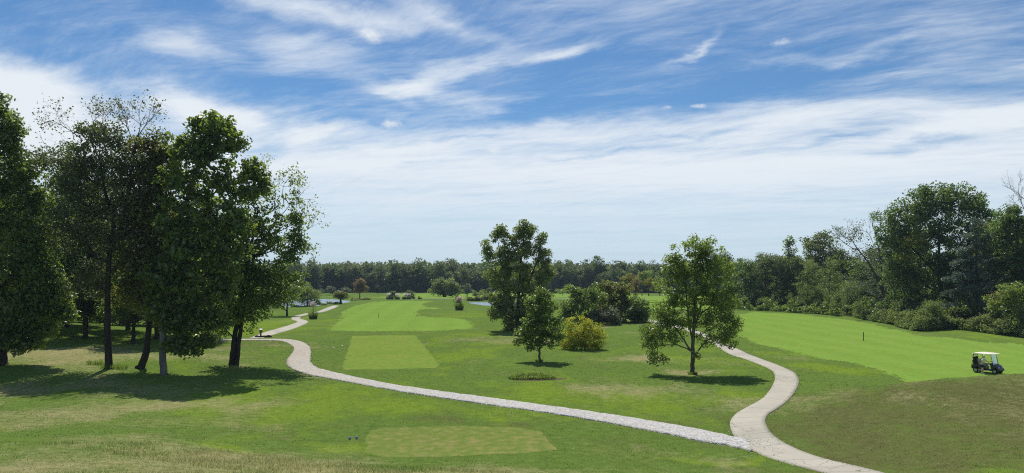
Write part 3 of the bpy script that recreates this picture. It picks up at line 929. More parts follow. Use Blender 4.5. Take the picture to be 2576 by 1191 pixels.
def twig_fan(tb, start, direc, length, rng, depth=3, rad=0.03, spread=0.6, tips=None):
    """bare branching twigs"""
    n = 4
    d = unit(np.asarray(direc, float))
    pts = [np.asarray(start, float)]
    for i in range(n):
        d = unit(d + rng.normal(size=3) * 0.16)
        pts.append(pts[-1] + d * length / n)
    pts = np.array(pts)
    tb.add(pts, np.linspace(rad, rad * 0.45, n + 1), 4)
    if depth == 0:
        if tips is not None:
            tips.append(pts[-1]); tips.append(pts[-2])
        return
    for i in range(rng.integers(2, 4) + (1 if depth > 2 else 0)):
        k = rng.integers(2, n + 1)
        nd_ = unit(d + rng.normal(size=3) * spread + np.array([0, 0, 0.12]))
        twig_fan(tb, pts[k], nd_, length * rng.uniform(0.5, 0.75), rng, depth - 1, rad * 0.55, spread, tips)


def crown_points(lobes, rng, clump_r, per_clump, shell=2.2, flat=0.72):
    """lobes: (cx,cy,cz,rx,ry,rz,n) in metres -> clump centres + leaf centres"""
    cc, lobe_id = [], []
    for li, (cx, cy, cz, rx, ry, rz, n) in enumerate(lobes):
        d = unit(rng.normal(size=(int(n), 3)))
        r = rng.random(int(n)) ** (1 / shell)
        cc.append(np.array([cx, cy, cz]) + d * r[:, None] * np.array([rx, ry, rz]))
        lobe_id.append(np.full(int(n), li))
    cc = np.vstack(cc); lobe_id = np.concatenate(lobe_id)
    k = len(cc)
    cr = clump_r * rng.uniform(0.55, 1.35, k)
    cnt = np.maximum(3, (per_clump * (cr / clump_r) ** 1.6)).astype(int)
    ids = np.repeat(np.arange(k), cnt)
    off = rng.normal(size=(len(ids), 3))
    off = unit(off) * (rng.random(len(ids)) ** (1 / 2.0))[:, None]
    off[:, 2] *= flat
    P = cc[ids] + off * cr[ids][:, None]
    ct = rng.normal(size=k) * 0.17
    tint = np.clip(0.5 + ct[ids] + rng.normal(size=len(ids)) * 0.22, 0, 1)
    return cc, lobe_id, P, off, tint, ids


def skeleton(tb, trunks, lobes, cc, lobe_id, rng, limb_r=0.35, twig_r=0.035, twig_share=0.6, sides=8):
    """trunks: list of (points, radii); one limb into each lobe, a twig to many of the clumps"""
    tp = []
    for pts, rad in trunks:
        p = catmull(pts, 5) if len(pts) > 2 else np.linspace(pts[0], pts[1], 8)
        rr = np.interp(np.linspace(0, 1, len(p)), np.linspace(0, 1, len(rad)), rad)
        tb.add(wob(p, 0.02, rng), rr, sides)
        tp.append((p, rr))
    allp = np.vstack([p for p, _ in tp]); allr = np.concatenate([r for _, r in tp])
    for li, L in enumerate(lobes):
        c = np.array(L[:3])
        size = max(L[3], L[5])
        dh = np.hypot(*(allp[:, :2] - c[:2]).T)
        want = c[2] - 0.55 * dh - 0.25 * L[5]
        cost = dh * 0.5 + np.abs(allp[:, 2] - want) + np.where(allp[:, 2] < 0.11 * allp[:, 2].max(), 50.0, 0.0)
        k = int(np.argmin(cost))
        s = allp[k]
        r0 = min(allr[k] * 0.75, max(0.05, limb_r * allr.max() * min(1.0, size / 2.5)))
        midp = s * 0.45 + c * 0.55 + np.array([0, 0, -0.12 * np.linalg.norm(c - s)])
        limb = wob(bez(s, midp, c, 8), 0.06 * size / 3, rng)
        tb.add(limb, np.linspace(r0, 0.25 * r0 + 0.015, 8), 6)
        m = np.where(lobe_id == li)[0]
        base = np.vstack([limb[2:], allp[(allp[:, 2] > s[2] - 0.5)]]) if np.linalg.norm(c - s) < 0.8 * size else limb[2:]
        for i in m:
            if rng.random() > twig_share:
                continue
            q = cc[i]
            dd = np.linalg.norm(base - q, axis=1) + 0.8 * np.maximum(0, base[:, 2] - q[2])
            b0 = base[int(np.argmin(dd))]
            mp = (b0 + q) / 2 + rng.normal(size=3) * 0.12 * np.linalg.norm(q - b0)
            tb.add(bez(b0, mp, q, 4), np.linspace(twig_r, twig_r * 0.35, 4), 4)
    return tp


def plant_tree(name, label, cat, base, trunks, lobes, leaf='mid', bark='dark', size=0.25, clump_r=0.9, per=110, up=0.55, aspect=0.62,
               seed=1, group=None, dead=None, shell=2.2, flat=0.72, extra=None, droop=None, twig_share=0.6, limb_r=0.35, outw=0.5, twig_r=0.035):
    """a tree thing: Empty at its foot > trunk (with limbs), crown, bare_branches"""
    rng = np.random.default_rng(seed)
    root = empty(name, base, 0, label, cat, group)
    cc, lid, P, off, tint, ids = crown_points(lobes, rng, clump_r, per, shell, flat)
    tb = Tubes()
    skeleton(tb, trunks, lobes, cc, lid, rng, limb_r, twig_r, twig_share)
    link('trunk', tb.mesh('trunk', BK[bark]), root)
    axis = None
    if droop is not None:
        axis = np.tile(np.array([[0, 0, -1.0]]), (len(P), 1)) * droop
    ctr = np.average(np.array([l[:3] for l in lobes]), axis=0, weights=[l[6] for l in lobes])
    o = unit(P - ctr) * outw
    V, F, t = leaves(P, size, rng, o, up, aspect, tint, axis)
    link('crown', mesh_np('crown', V, F, LM[leaf], None, False, {'tint': t}), root)
    if dead:
        tips = []
        for (s, d, ln, dep, rad, sp) in dead[0]:
            tb = Tubes()
            twig_fan(tb, s, d, ln, rng, dep, rad, sp, tips)
            link('bare_branch', tb.mesh('bare_branch', BK[dead[1]]), root)
        if len(dead) > 2 and dead[2]:
            tips = np.array(tips)
            q = np.repeat(tips, dead[2], 0) + rng.normal(size=(len(tips) * dead[2], 3)) * 0.22
            V, F, t = leaves(q, size * 0.8, rng, None, 0.3, aspect)
            link('sparse_leaves', mesh_np('sparse_leaves', V, F, LM[dead[3] if len(dead) > 3 else leaf], None, False, {'tint': t}), root)
    if extra:
        for nm, lv, lb, n_, sz in extra:
            cc2, lid2, P2, off2, t2, ids2 = crown_points(lb, rng, clump_r, n_, shell, flat)
            V, F, t = leaves(P2, sz, rng, off2 * outw, up, aspect, t2)
            o2 = link(nm, mesh_np(nm, V, F, LM[lv], None, False, {'tint': t}), root)
    return root


def copy_thing(src, loc, rz=0.0, sc=(1, 1, 1), label=None, group=None):
    r = src.copy(); C.objects.link(r)
    r.location = loc; r.rotation_euler = (0, 0, rz); r.scale = sc
    if label:
        r['label'] = label
    if group:
        r['group'] = group
    for ch in list(src.children):
        c = ch.copy(); C.objects.link(c); c.parent = r
    return r


class Px:
    """turns photo pixels near one tree into metres from its foot"""
    def __init__(self, x, y, D=None, z=None):
        if D is None:
            self.b = gp(x, y)
        else:
            self.b = np.array([(x - CX) / FO * D, D, 0.0]); self.b[2] = gz(self.b[0], D)
        self.D = self.b[1]; self.k = self.D / FO

    def p(self, x, y, dy=0.0):
        k = (self.D + dy) / FO
        return np.array([(x - CX) * k - self.b[0], dy, -(y - HY) * k - self.b[2]])

    def lobe(self, x, y, rx, ry, n, dy=0.0, rd=None):
        c = self.p(x, y, dy)
        return (c[0], c[1], c[2], rx * self.k, (rd if rd is not None else (rx + ry) / 2 * self.k), ry * self.k, n)

    def lobes(self, L):
        return [self.lobe(*l) for l in L]

    def trunk(self, pts, r0, r1):
        q = []
        for t in pts:
            q.append(self.p(*t))
        rad = np.linspace(r0, r1, len(q))
        if abs(q[0][2]) > 0.8:            # a limb, starting on the trunk
            return np.array(q), rad
        q[0][2] = min(q[0][2], 0.0) - 0.15
        return (np.array([q[0] + (q[1] - q[0]) * 0.0] + [q[0] + (q[1] - q[0]) * 0.12] + q[1:]), np.concatenate([[r0 * 1.45], rad]))


# ------------------------------------------------------------------ the near trees on the left
G_LEFT = 'tall trees on the shaded slope beside the path'
# locust: sparse crown, bare top, the darkest straight trunk
t = Px(275, 927, 66)
plant_tree('locust_tree', 'tall thin-leaved tree with straight black trunk and bare twiggy top against the sky', 'tree', t.b,
           [t.trunk([(275, 927), (272, 860), (270, 760), (276, 640), (285, 560), (262, 470), (250, 400)], 0.34, 0.09),
            t.trunk([(276, 640), (308, 560), (322, 500), (330, 440), (337, 390), (345, 340)], 0.20, 0.05)],
           t.lobes([(255, 420, 85, 75, 60), (175, 410, 80, 50, 38), (330, 460, 75, 65, 44), (200, 500, 95, 70, 55), (290, 560, 95, 80, 55), (185, 590, 80, 70, 40),
                    (330, 640, 70, 60, 30), (230, 340, 55, 35, 18), (385, 420, 45, 50, 20), (220, 690, 70, 60, 30), (300, 350, 60, 35, 14)]),
           'locust', 'dark', 0.25, 1.0, 72, seed=3, group=G_LEFT, outw=0.2,
           dead=([(t.p(345, 345), (0.15, 0, 1), 2.3, 4, .05, .62), (t.p(340, 350), (0.7, 0, .6), 2.2, 4, .05, .6), (t.p(335, 360), (-0.3, 0, 1), 2.0, 4, .045, .6), (t.p(350, 370), (1.0, .2, .25), 1.9, 3, .04, .5),
                  (t.p(235, 330), (-0.3, 0, 1), 1.8, 4, .045, .6), (t.p(205, 350), (-0.8, 0, .8), 1.9, 4, .045, .6), (t.p(250, 330), (.3, 0, 1), 1.7, 3, .04, .6), (t.p(150, 390), (-.8, 0, .6), 1.7, 3, .035, .55),
                  (t.p(185, 350), (-.4, .2, 1), 1.5, 3, .035, .6), (t.p(120, 400), (-1, 0, .5), 1.3, 3, .03, .5)], 'deadbrown', 1, 'locust'))
# left-edge maple, leaves hanging to the ground
t = Px(3, 908, 66)
plant_tree('maple_tree', 'broad dense tree at the left border with foliage hanging down near its dark trunk', 'tree', t.b,
           [t.trunk([(3, 908), (0, 840), (-10, 700), (-15, 500), (-5, 330)], 0.52, 0.08)],
           t.lobes([(-8, 262, 22, 28, 16), (-15, 300, 40, 40, 26), (28, 318, 36, 26, 22), (22, 365, 36, 36, 26), (-40, 380, 100, 80, 80), (52, 415, 44, 40, 36), (30, 470, 50, 40, 36), (82, 500, 52, 44, 44), (50, 560, 70, 50, 50), (-60, 540, 110, 100, 90), (85, 610, 65, 70, 75),
                    (40, 680, 90, 75, 95), (110, 700, 62, 50, 55), (-60, 720, 110, 90, 80), (70, 775, 90, 60, 80), (120, 745, 52, 45, 40), (30, 845, 80, 36, 55), (-70, 840, 80, 50, 50), (105, 830, 44, 26, 26), (140, 790, 34, 30, 22), (60, 868, 40, 14, 14)]),
           'glossy', 'dark', 0.32, 0.80, 46, seed=4, group=G_LEFT)
# crooked tree with a leaning foot
t = Px(352, 916, 67)
plant_tree('crooked_tree', 'tree with a crooked dark trunk leaning out of a bare red patch', 'tree', t.b,
           [t.trunk([(352, 916), (368, 885), (374, 830), (380, 740), (392, 640), (400, 540), (405, 460)], 0.36, 0.07)],
           t.lobes([(405, 440, 48, 60, 40), (385, 520, 60, 60, 50), (420, 590, 60, 60, 50), (370, 650, 60, 55, 50), (430, 690, 58, 55, 48), (360, 740, 55, 50, 40), (410, 780, 48, 42, 32), (385, 370, 46, 40, 26), (350, 420, 44, 50, 26), (430, 400, 34, 40, 18), (455, 640, 40, 60, 30), (340, 560, 50, 60, 34), (330, 700, 44, 50, 30)]),
           'olive', 'dark', 0.28, 0.85, 64, seed=5, group=G_LEFT)
# the tulip tree: tall clumped crown, pale foot
t = Px(412, 938, 65)
tulip = plant_tree('tulip_tree', 'tallest tree of the left group with clumped big leaves and a pale grey lower trunk', 'tree', t.b,
           [t.trunk([(412, 938), (410, 890), (412, 820), (424, 700), (446, 600), (470, 500), (500, 410), (520, 330), (530, 290)], 0.33, 0.06)],
           t.lobes([(497, 312, 20, 20, 10), (543, 303, 24, 24, 15), (520, 345, 34, 26, 18), (560, 330, 40, 34, 26), (590, 360, 26, 20, 12), (480, 370, 50, 40, 36), (535, 395, 60, 40, 38), (440, 370, 30, 38, 16),
                    (625, 425, 44, 34, 26), (652, 450, 22, 22, 10), (470, 450, 70, 50, 52), (560, 450, 46, 34, 24), (610, 480, 50, 32, 26), (510, 530, 70, 55, 58), (440, 560, 65, 60, 54), (585, 545, 50, 38, 30),
                    (480, 640, 80, 60, 70), (550, 620, 60, 50, 44), (430, 700, 70, 55, 52), (510, 730, 75, 60, 64), (565, 710, 45, 50, 34), (460, 800, 62, 42, 42), (520, 810, 52, 42, 34), (415, 790, 50, 55, 30), (480, 858, 50, 26, 20), (440, 868, 30, 24, 14), (515, 862, 34, 20, 14), (470, 884, 26, 10, 7), (575, 640, 50, 50, 26), (600, 590, 34, 40, 14), (665, 470, 26, 26, 10)]),
           'glossy', 'pale', 0.36, 0.66, 27, seed=6, group=G_LEFT, aspect=0.8,
           dead=([(t.p(412, 800), (1.0, -.3, .6), 1.6, 2, .04, .45)], 'dead'))
# twin-trunk tree
t = Px(590, 918, 70)
plant_tree('twin_trunk_tree', 'tree with two leaning trunks nearest the gravel path and bare twigs at its right side', 'tree', t.b,
           [t.trunk([(582, 916), (590, 850), (604, 770), (618, 690), (636, 600), (650, 520)], 0.29, 0.06),
            t.trunk([(594, 920), (602, 850), (614, 780), (628, 700), (646, 620), (672, 590), (690, 560)], 0.24, 0.05)],
           t.lobes([(640, 760, 70, 40, 44), (580, 770, 48, 44, 26), (690, 740, 52, 34, 28), (610, 700, 62, 50, 46), (680, 690, 60, 40, 38), (730, 640, 42, 26, 22), (700, 604, 46, 20, 15), (748, 592, 30, 16, 11),
                    (640, 620, 50, 45, 34), (655, 560, 42, 40, 24), (722, 560, 44, 26, 13), (752, 552, 24, 24, 8), (600, 640, 50, 50, 36), (640, 505, 40, 36, 20), (702, 515, 34, 30, 6), (738, 500, 18, 34, 5), (625, 800, 40, 26, 14), (560, 820, 36, 32, 14), (760, 615, 18, 14, 6),
                    (740, 705, 36, 22, 12), (605, 560, 40, 40, 20)]),
           'mid', 'dark', 0.29, 0.72, 44, seed=8, group=G_LEFT,
           dead=([(t.p(715, 520), (.35, 0, 1), 2.0, 4, .04, .5), (t.p(690, 520), (.1, 0, 1), 2.1, 4, .04, .5), (t.p(740, 550), (.9, 0, .6), 1.5, 3, .035, .5), (t.p(755, 590), (1, 0, .7), 1.3, 3, .03, .5), (t.p(750, 640), (1, 0, 0), .9, 3, .03, .6), (t.p(735, 540), (.6, 0, .9), 1.8, 3, .035, .5)], 'dead', 2, 'light'))
# young trees between them, standing further up the slope
G_WOODL = 'trees of the shaded wood behind the near trunks'
t = Px(165, 812, 97)
a1 = plant_tree('wood_tree', 'dark tree in the left wood, first trunk seen right of the hanging foliage', 'tree', t.b,
           [t.trunk([(165, 812), (166, 740), (170, 600), (176, 480), (178, 400)], 0.42, 0.08)],
           t.lobes([(178, 430, 70, 60, 40), (140, 520, 70, 70, 50), (215, 540, 60, 70, 50), (170, 640, 80, 60, 60), (120, 660, 50, 50, 30), (230, 690, 50, 40, 28), (175, 730, 60, 24, 20)]),
           'dark', 'dark', 0.36, 1.2, 80, seed=10, group=G_WOODL)
t = Px(470, 838, 100)
a2 = plant_tree('wood_tree', 'green tree in the left wood standing right behind the pale trunk', 'tree', t.b,
           [t.trunk([(470, 838), (472, 780), (480, 650), (490, 500)], 0.36, 0.08)],
           t.lobes([(490, 520, 60, 60, 40), (440, 600, 60, 60, 46), (530, 610, 55, 60, 40), (480, 680, 80, 60, 56), (430, 740, 50, 40, 26), (530, 740, 50, 36, 24)]),
           'mid', 'dark', 0.36, 1.2, 80, seed=12, group=G_WOODL)
_wl = [(215, 806, 104, 0.9, 'thin dark trunk second from the hanging foliage'), (268, 815, 90, 0.85, 'double-looking dark trunk just left of the straight black trunk'),
       (322, 826, 100, 0.75, 'slim trunk just right of the straight black trunk'), (90, 812, 118, 1.0, 'tree deep in the shade behind the hanging foliage'),
       (20, 815, 110, 1.05, 'tree behind the left border trunk'), (400, 832, 118, 0.95, 'tree behind the crooked trunk'), (545, 838, 118, 0.72, 'small tree behind the twin trunks on their left side'),
       (80, 830, 84, 0.8, 'tree standing just right of the hanging foliage'), (215, 830, 86, 0.72, 'small tree left of the straight black trunk'), (335, 838, 84, 0.7, 'small tree between straight and crooked trunk'), (395, 842, 90, 0.75, 'bushy tree between crooked and pale trunk'), (30, 835, 88, 0.9, 'tree behind the left border tree'), (520, 842, 92, 0.62, 'bushy tree between pale and twin trunks'),
       (-60, 820, 95, 1.0, 'tree whose crown only enters at the left border'), (300, 818, 128, 1.1, 'tall tree deep in the wood, behind the bare-topped one'), (130, 806, 132, 1.1, 'tall tree deep behind the left border tree'),
       (448, 828, 135, 0.9, 'tree deep in the wood behind the tallest crown'), (240, 806, 140, 1.0, 'tree deepest in the wood, between the first trunks')]
_rw = np.random.default_rng(31)
for i, (x, y, D, s, lb) in enumerate(_wl):
    q = Px(x, y, D)
    o = copy_thing((a1, a2)[i % 2], q.b, _rw.uniform(0, 6.28), (s, s, s * _rw.uniform(0.92, 1.08)), lb + ', in the left wood', G_WOODL)
# undergrowth between the trunks
t = Px(250, 818, 108)
bush0 = plant_tree('undergrowth_shrub', 'light leafy shrub catching sun between the dark trunks of the left wood', 'shrub', t.b,
                   [(np.array([[0, 0, -.1], [0, 0, .6], [0.1, 0, 1.6]]), np.array([.05, .04, .02]))], [(0, 0, 1.3, 1.6, 1.4, 1.1, 26), (1.2, .3, 1.0, 1.2, 1, .8, 14), (-1.3, 0, .9, 1.1, 1, .8, 12)],
                   'mid', 'dark', 0.30, 0.6, 40, seed=14, group='shrubs among the trunks of the left wood')
for i, (x, y, D, s, lb) in enumerate([(205, 808, 112, 1.0, 'shrub left of the thin dark trunk'), (330, 826, 112, 1.2, 'shrub right of the straight black trunk'), (130, 806, 116, 1.3, 'shrub under the hanging foliage'), (395, 836, 112, 0.9, 'shrub behind the crooked trunk'),
                                     (290, 820, 122, 1.5, 'tall shrub behind the straight black trunk'), (60, 812, 122, 1.6, 'shrub near the left border behind the hanging foliage'), (445, 838, 125, 1.2, 'shrub right of the pale trunk'), (170, 806, 126, 1.5, 'shrub behind the first wood trunk'), (500, 842, 116, 0.6, 'low shrub by the gravel track end')]):
    q = Px(x, y, D)
    copy_thing(bush0, q.b, i * 1.3, (s, s, s), 'leafy green ' + lb, 'shrubs among the trunks of the left wood')
t = Px(470, 862, 92)
plant_tree('path_shrub', 'dark bushy shrub hanging by the gravel track just left of the grey box', 'shrub', Px(470, 864, 94).b, [(np.array([[0, 0, -.1], [0, 0, .5], [0, 0, 1.0]]), np.array([.05, .04, .02]))],
           [(0, 0, .75, 1.5, .8, .6, 22), (-1.1, 0, 1.2, 1.2, .8, .7, 16)], 'dark', 'dark', 0.26, 0.5, 45, seed=15)

# ------------------------------------------------------------------ trees standing on the open turf
t = Px(1743, 942)
plant_tree('oak_tree', 'round-crowned shade tree standing alone between the two curves of the concrete path', 'tree', t.b,
           [t.trunk([(1743, 942), (1742, 900), (1744, 850), (1748, 790), (1752, 720), (1758, 650), (1764, 620)], 0.21, 0.035),
            t.trunk([(1744, 872), (1735, 820), (1728, 760), (1722, 690), (1718, 650)], 0.10, 0.03),
            t.trunk([(1746, 830), (1760, 780), (1775, 720), (1785, 660)], 0.09, 0.03),
            t.trunk([(1743, 890), (1715, 848), (1690, 815), (1660, 790)], 0.09, 0.03),
            t.trunk([(1744, 900), (1775, 860), (1810, 848), (1840, 850)], 0.085, 0.03),
            t.trunk([(1742, 885), (1705, 868), (1665, 870), (1640, 880)], 0.07, 0.03)],
           t.lobes([(1765, 622, 40, 30, 16), (1735, 640, 44, 32, 18), (1790, 650, 40, 34, 17), (1705, 650, 26, 24, 8), (1760, 670, 60, 40, 28), (1700, 690, 44, 36, 17), (1812, 690, 38, 38, 16), (1740, 730, 70, 40, 28), (1820, 745, 40, 42, 19),
                    (1685, 740, 44, 36, 17), (1790, 765, 50, 40, 18), (1665, 790, 40, 34, 15), (1720, 785, 40, 34, 12), (1650, 830, 38, 30, 14), (1640, 865, 32, 26, 11), (1655, 900, 32, 18, 8), (1690, 850, 34, 24, 9), (1720, 820, 26, 26, 6),
                    (1805, 810, 40, 32, 14), (1840, 835, 36, 30, 15), (1815, 858, 34, 20, 9), (1775, 855, 26, 20, 6), (1755, 895, 12, 14, 2), (1838, 790, 26, 26, 7), (1700, 765, 36, 26, 12), (1760, 800, 40, 24, 9), (1790, 740, 44, 30, 14), (1690, 815, 30, 22, 7), (1745, 690, 50, 34, 14)]),
           'oak', 'grey', 0.24, 0.60, 62, seed=21, shell=2.4, twig_share=0.75, twig_r=0.022, aspect=0.5)
t = Px(1357, 910)
plant_tree('maple_tree', 'small dark pear-shaped tree on a short thin trunk before the tall poplar', 'tree', t.b,
           [t.trunk([(1357, 910), (1357, 885), (1358, 850), (1360, 800), (1362, 760)], 0.13, 0.03), t.trunk([(1357, 885), (1345, 860), (1335, 840), (1322, 810)], 0.06, 0.02), t.trunk([(1357, 880), (1372, 860), (1385, 840), (1395, 810)], 0.06, 0.02)],
           t.lobes([(1360, 738, 12, 20, 6), (1372, 752, 14, 18, 6), (1344, 768, 22, 26, 11), (1384, 775, 24, 28, 12), (1362, 780, 28, 28, 12), (1340, 815, 36, 32, 19), (1372, 825, 40, 34, 20), (1395, 815, 24, 30, 10), (1325, 845, 28, 22, 12), (1360, 850, 42, 22, 16), (1398, 848, 24, 22, 9), (1310, 856, 18, 14, 5), (1335, 868, 18, 12, 4)]),
           'mid', 'grey', 0.24, 0.58, 62, seed=22, twig_r=0.02)
t = Px(1300, 832)
plant_tree('poplar_tree', 'tall loose-topped poplar with upright sprays of pale leaves in the middle of the course', 'tree', t.b,
           [t.trunk([(1300, 832), (1302, 790), (1306, 730), (1312, 650), (1318, 590)], 0.34, 0.05), t.trunk([(1300, 800), (1280, 740), (1262, 670), (1252, 600)], 0.16, 0.04), t.trunk([(1304, 760), (1335, 700), (1355, 640), (1360, 600)], 0.16, 0.04)],
           t.lobes([(1322, 575, 11, 20, 10), (1308, 585, 10, 24, 9), (1338, 578, 10, 22, 9), (1318, 610, 26, 24, 16), (1258, 588, 9, 22, 8), (1268, 600, 8, 26, 7), (1248, 600, 9, 18, 6), (1222, 615, 9, 18, 6), (1230, 640, 12, 18, 8), (1275, 635, 24, 26, 14), (1290, 600, 9, 26, 7), (1352, 610, 8, 20, 6), (1362, 600, 7, 16, 5), (1310, 650, 44, 38, 36), (1357, 640, 16, 26, 10), (1376, 665, 14, 22, 9), (1380, 640, 7, 14, 3),
                    (1265, 665, 34, 40, 28), (1330, 700, 52, 44, 46), (1280, 720, 44, 44, 40), (1365, 710, 26, 34, 18), (1245, 700, 22, 30, 12), (1310, 770, 50, 40, 40), (1265, 780, 34, 34, 22), (1245, 770, 24, 34, 14), (1300, 815, 38, 20, 24), (1345, 790, 40, 34, 26), (1290, 828, 30, 10, 12), (1235, 745, 16, 18, 5), (1386, 690, 10, 16, 4)]),
           'poplar', 'dark', 0.32, 0.80, 78, seed=23, up=0.3, twig_r=0.04)
t = Px(1465, 880)
plant_tree('yellow_shrub', 'big rounded yellow-green shrub on the turf beside the small dark tree', 'shrub', t.b,
           [(np.array([[0.3 * math.cos(k), 0.3 * math.sin(k), -0.1], [0.7 * math.cos(k), 0.7 * math.sin(k), 1.2], [1.5 * math.cos(k), 1.5 * math.sin(k), 2.6]]), np.array([.05, .04, .02])) for k in (0.3, 1.6, 2.9, 4.1, 5.3)],
           t.lobes([(1465, 835, 44, 36, 60), (1440, 850, 34, 30, 38), (1492, 852, 32, 28, 36), (1470, 815, 26, 20, 18), (1500, 838, 22, 24, 16), (1425, 862, 20, 18, 14), (1452, 865, 40, 14, 20), (1495, 870, 28, 12, 14), (1438, 818, 18, 20, 10)]),
           'yellow', 'grey', 0.18, 0.46, 52, seed=24, up=0.9, aspect=0.45,
           extra=[('green_shoots', 'mid', t.lobes([(1440, 872, 40, 10, 10), (1490, 874, 30, 8, 8)]), 80, 0.14)])
plant_tree('shrub', 'small leafy green shrub tucked between the small dark tree and the yellow shrub', 'shrub', Px(1412, 866, 93).b,
           [(np.array([[0, 0, -.1], [0, 0, .5], [0, 0, 1.0]]), np.array([.04, .03, .02]))], [(0, 0, .9, 1.1, .9, .9, 26), (-.8, .2, 1.6, .8, .7, .7, 14)], 'mid', 'dark', 0.18, 0.45, 60, seed=25)
# thicket behind them
G_TH = 'shrubs and small trees of the dark thicket in the middle of the course'
for args in [
    ((1460, 812, 130), 'broad drooping dark shrub at the left of the thicket', [(1460, 760, 46, 30, 40), (1430, 775, 28, 26, 20), (1490, 750, 34, 28, 26), (1440, 735, 26, 16, 12), (1470, 800, 50, 22, 26), (1415, 790, 22, 26, 14)], 'mid', 26),
    ((1515, 815, 128), 'low grey-green shrub at the foot of the thicket behind the yellow shrub', [(1520, 790, 34, 18, 24), (1500, 800, 28, 16, 16), (1540, 800, 22, 16, 12)], 'grey', 27),
    ((1560, 812, 134), 'tallest dark bush rising in the middle of the thicket', [(1550, 735, 34, 28, 26), (1575, 745, 28, 34, 24), (1540, 770, 40, 34, 36), (1580, 785, 36, 30, 30), (1530, 720, 22, 16, 10), (1560, 805, 40, 16, 18)], 'olive', 28),
    ((1605, 812, 131), 'round dark bush at the right end of the thicket beside the path', [(1605, 775, 30, 26, 28), (1590, 790, 30, 24, 22), (1620, 790, 20, 22, 14), (1600, 805, 30, 14, 14)], 'dark', 29),
    ((1505, 800, 138), 'mid-green bush standing between the drooping shrub and the tallest bush', [(1500, 735, 26, 20, 16), (1510, 765, 36, 30, 28), (1520, 790, 36, 24, 20)], 'mid', 30)]:
    (x, y, D), lb, L, lf, sd = args
    t = Px(x, y, D)
    plant_tree('thicket_shrub', lb, 'shrub', t.b, [t.trunk([(x, y), (x + 2, y - 24), (x + 5, y - 50)], 0.12, 0.04), t.trunk([(x, y), (x - 10, y - 20), (x - 22, y - 40)], 0.09, 0.03)], t.lobes(L), lf, 'dark', 0.34, 0.8, 62, seed=sd, group=G_TH, twig_share=0.4)

# ------------------------------------------------------------------ the wood along the right side
G_R = 'trees of the wood along the right fairway'
t = Px(2370, 812, 140)
big = plant_tree('oak_tree', 'huge dark round-crowned tree, highest of the wood on the right', 'tree', t.b,
           [t.trunk([(2370, 812), (2368, 740), (2362, 650), (2365, 560)], 0.55, 0.12), t.trunk([(2366, 700), (2310, 640), (2270, 600)], 0.25, 0.08), t.trunk([(2364, 680), (2420, 610), (2450, 560)], 0.25, 0.08)],
           t.lobes([(2360, 500, 60, 36, 48), (2300, 520, 56, 40, 44), (2425, 510, 56, 40, 46), (2250, 560, 46, 40, 34), (2465, 550, 44, 44, 36), (2340, 570, 80, 50, 66), (2410, 590, 70, 50, 50), (2270, 620, 60, 40, 40), (2300, 690, 60, 50, 44),
                    (2370, 670, 70, 50, 54), (2250, 690, 40, 36, 24), (2290, 755, 60, 36, 30), (2360, 745, 60, 44, 36), (2440, 650, 50, 50, 30), (2235, 600, 24, 22, 8), (2395, 478, 30, 18, 12), (2330, 483, 26, 16, 10)]),
           'dark', 'dark', 0.42, 1.25, 66, seed=41, group=G_R,
           extra=[('yellow_or_sunlit_leaves', 'gold', t.lobes([(2300, 610, 30, 18, 10, -3), (2285, 650, 26, 14, 7, -4), (2310, 590, 26, 14, 6, -3)]), 36, 0.40)])  # gold leaf colour paints the sunlit yellow-green cluster into the dark crown
t = Px(2455, 815, 124)
pine_l = []
for yy, rx, n in ((555, 14, 8), (585, 28, 16), (620, 42, 26), (655, 58, 34), (690, 66, 38), (725, 76, 42), (760, 80, 40), (790, 70, 26)):
    for k in range(3):
        pine_l.append((2455 + (k - 1) * rx * 0.62, yy + abs(k - 1) * 10, rx * 0.55, 15, n / 2.2, (k % 2) * -1.5))
plant_tree('pine_tree', 'blue-green pine with layered soft boughs in front of the highest tree on the right', 'tree', t.b,
           [t.trunk([(2455, 815), (2455, 740), (2456, 650), (2455, 560)], 0.32, 0.05)], t.lobes(pine_l), 'pine', 'dark', 0.40, 0.85, 78, seed=42, group=G_R, aspect=0.3, flat=0.5, outw=0.8)
t = Px(2235, 790, 152)
plant_tree('dying_tree', 'half-dead leaning tree with grey bare twigs against the sky over the right wood', 'tree', t.b,
           [t.trunk([(2235, 790), (2222, 740), (2190, 670), (2160, 630), (2140, 600)], 0.30, 0.06), t.trunk([(2222, 740), (2215, 660), (2205, 600), (2200, 570)], 0.2, 0.05)],
           t.lobes([(2150, 585, 40, 26, 12), (2110, 600, 30, 22, 8), (2180, 640, 36, 34, 14), (2210, 690, 40, 40, 22), (2170, 720, 40, 40, 24), (2095, 620, 20, 20, 4), (2225, 740, 40, 30, 18)]),
           'grey', 'deadbrown', 0.34, 1.1, 30, seed=43, group=G_R,
           dead=([(t.p(2200, 600), (0, 0, 1), 3.2, 4, .08, .55), (t.p(2205, 610), (.35, 0, 1), 3.2, 4, .08, .55), (t.p(2195, 610), (-.4, 0, 1), 3.0, 4, .07, .55), (t.p(2215, 640), (.7, 0, .8), 2.6, 4, .06, .55),
                  (t.p(2150, 610), (-.6, 0, .7), 3.0, 4, .07, .5), (t.p(2130, 600), (-1, 0, .4), 2.4, 3, .06, .5), (t.p(2165, 610), (.1, 0, 1), 2.4, 3, .06, .5)], 'dead', 1, 'grey'))
t = Px(2555, 822, 122)
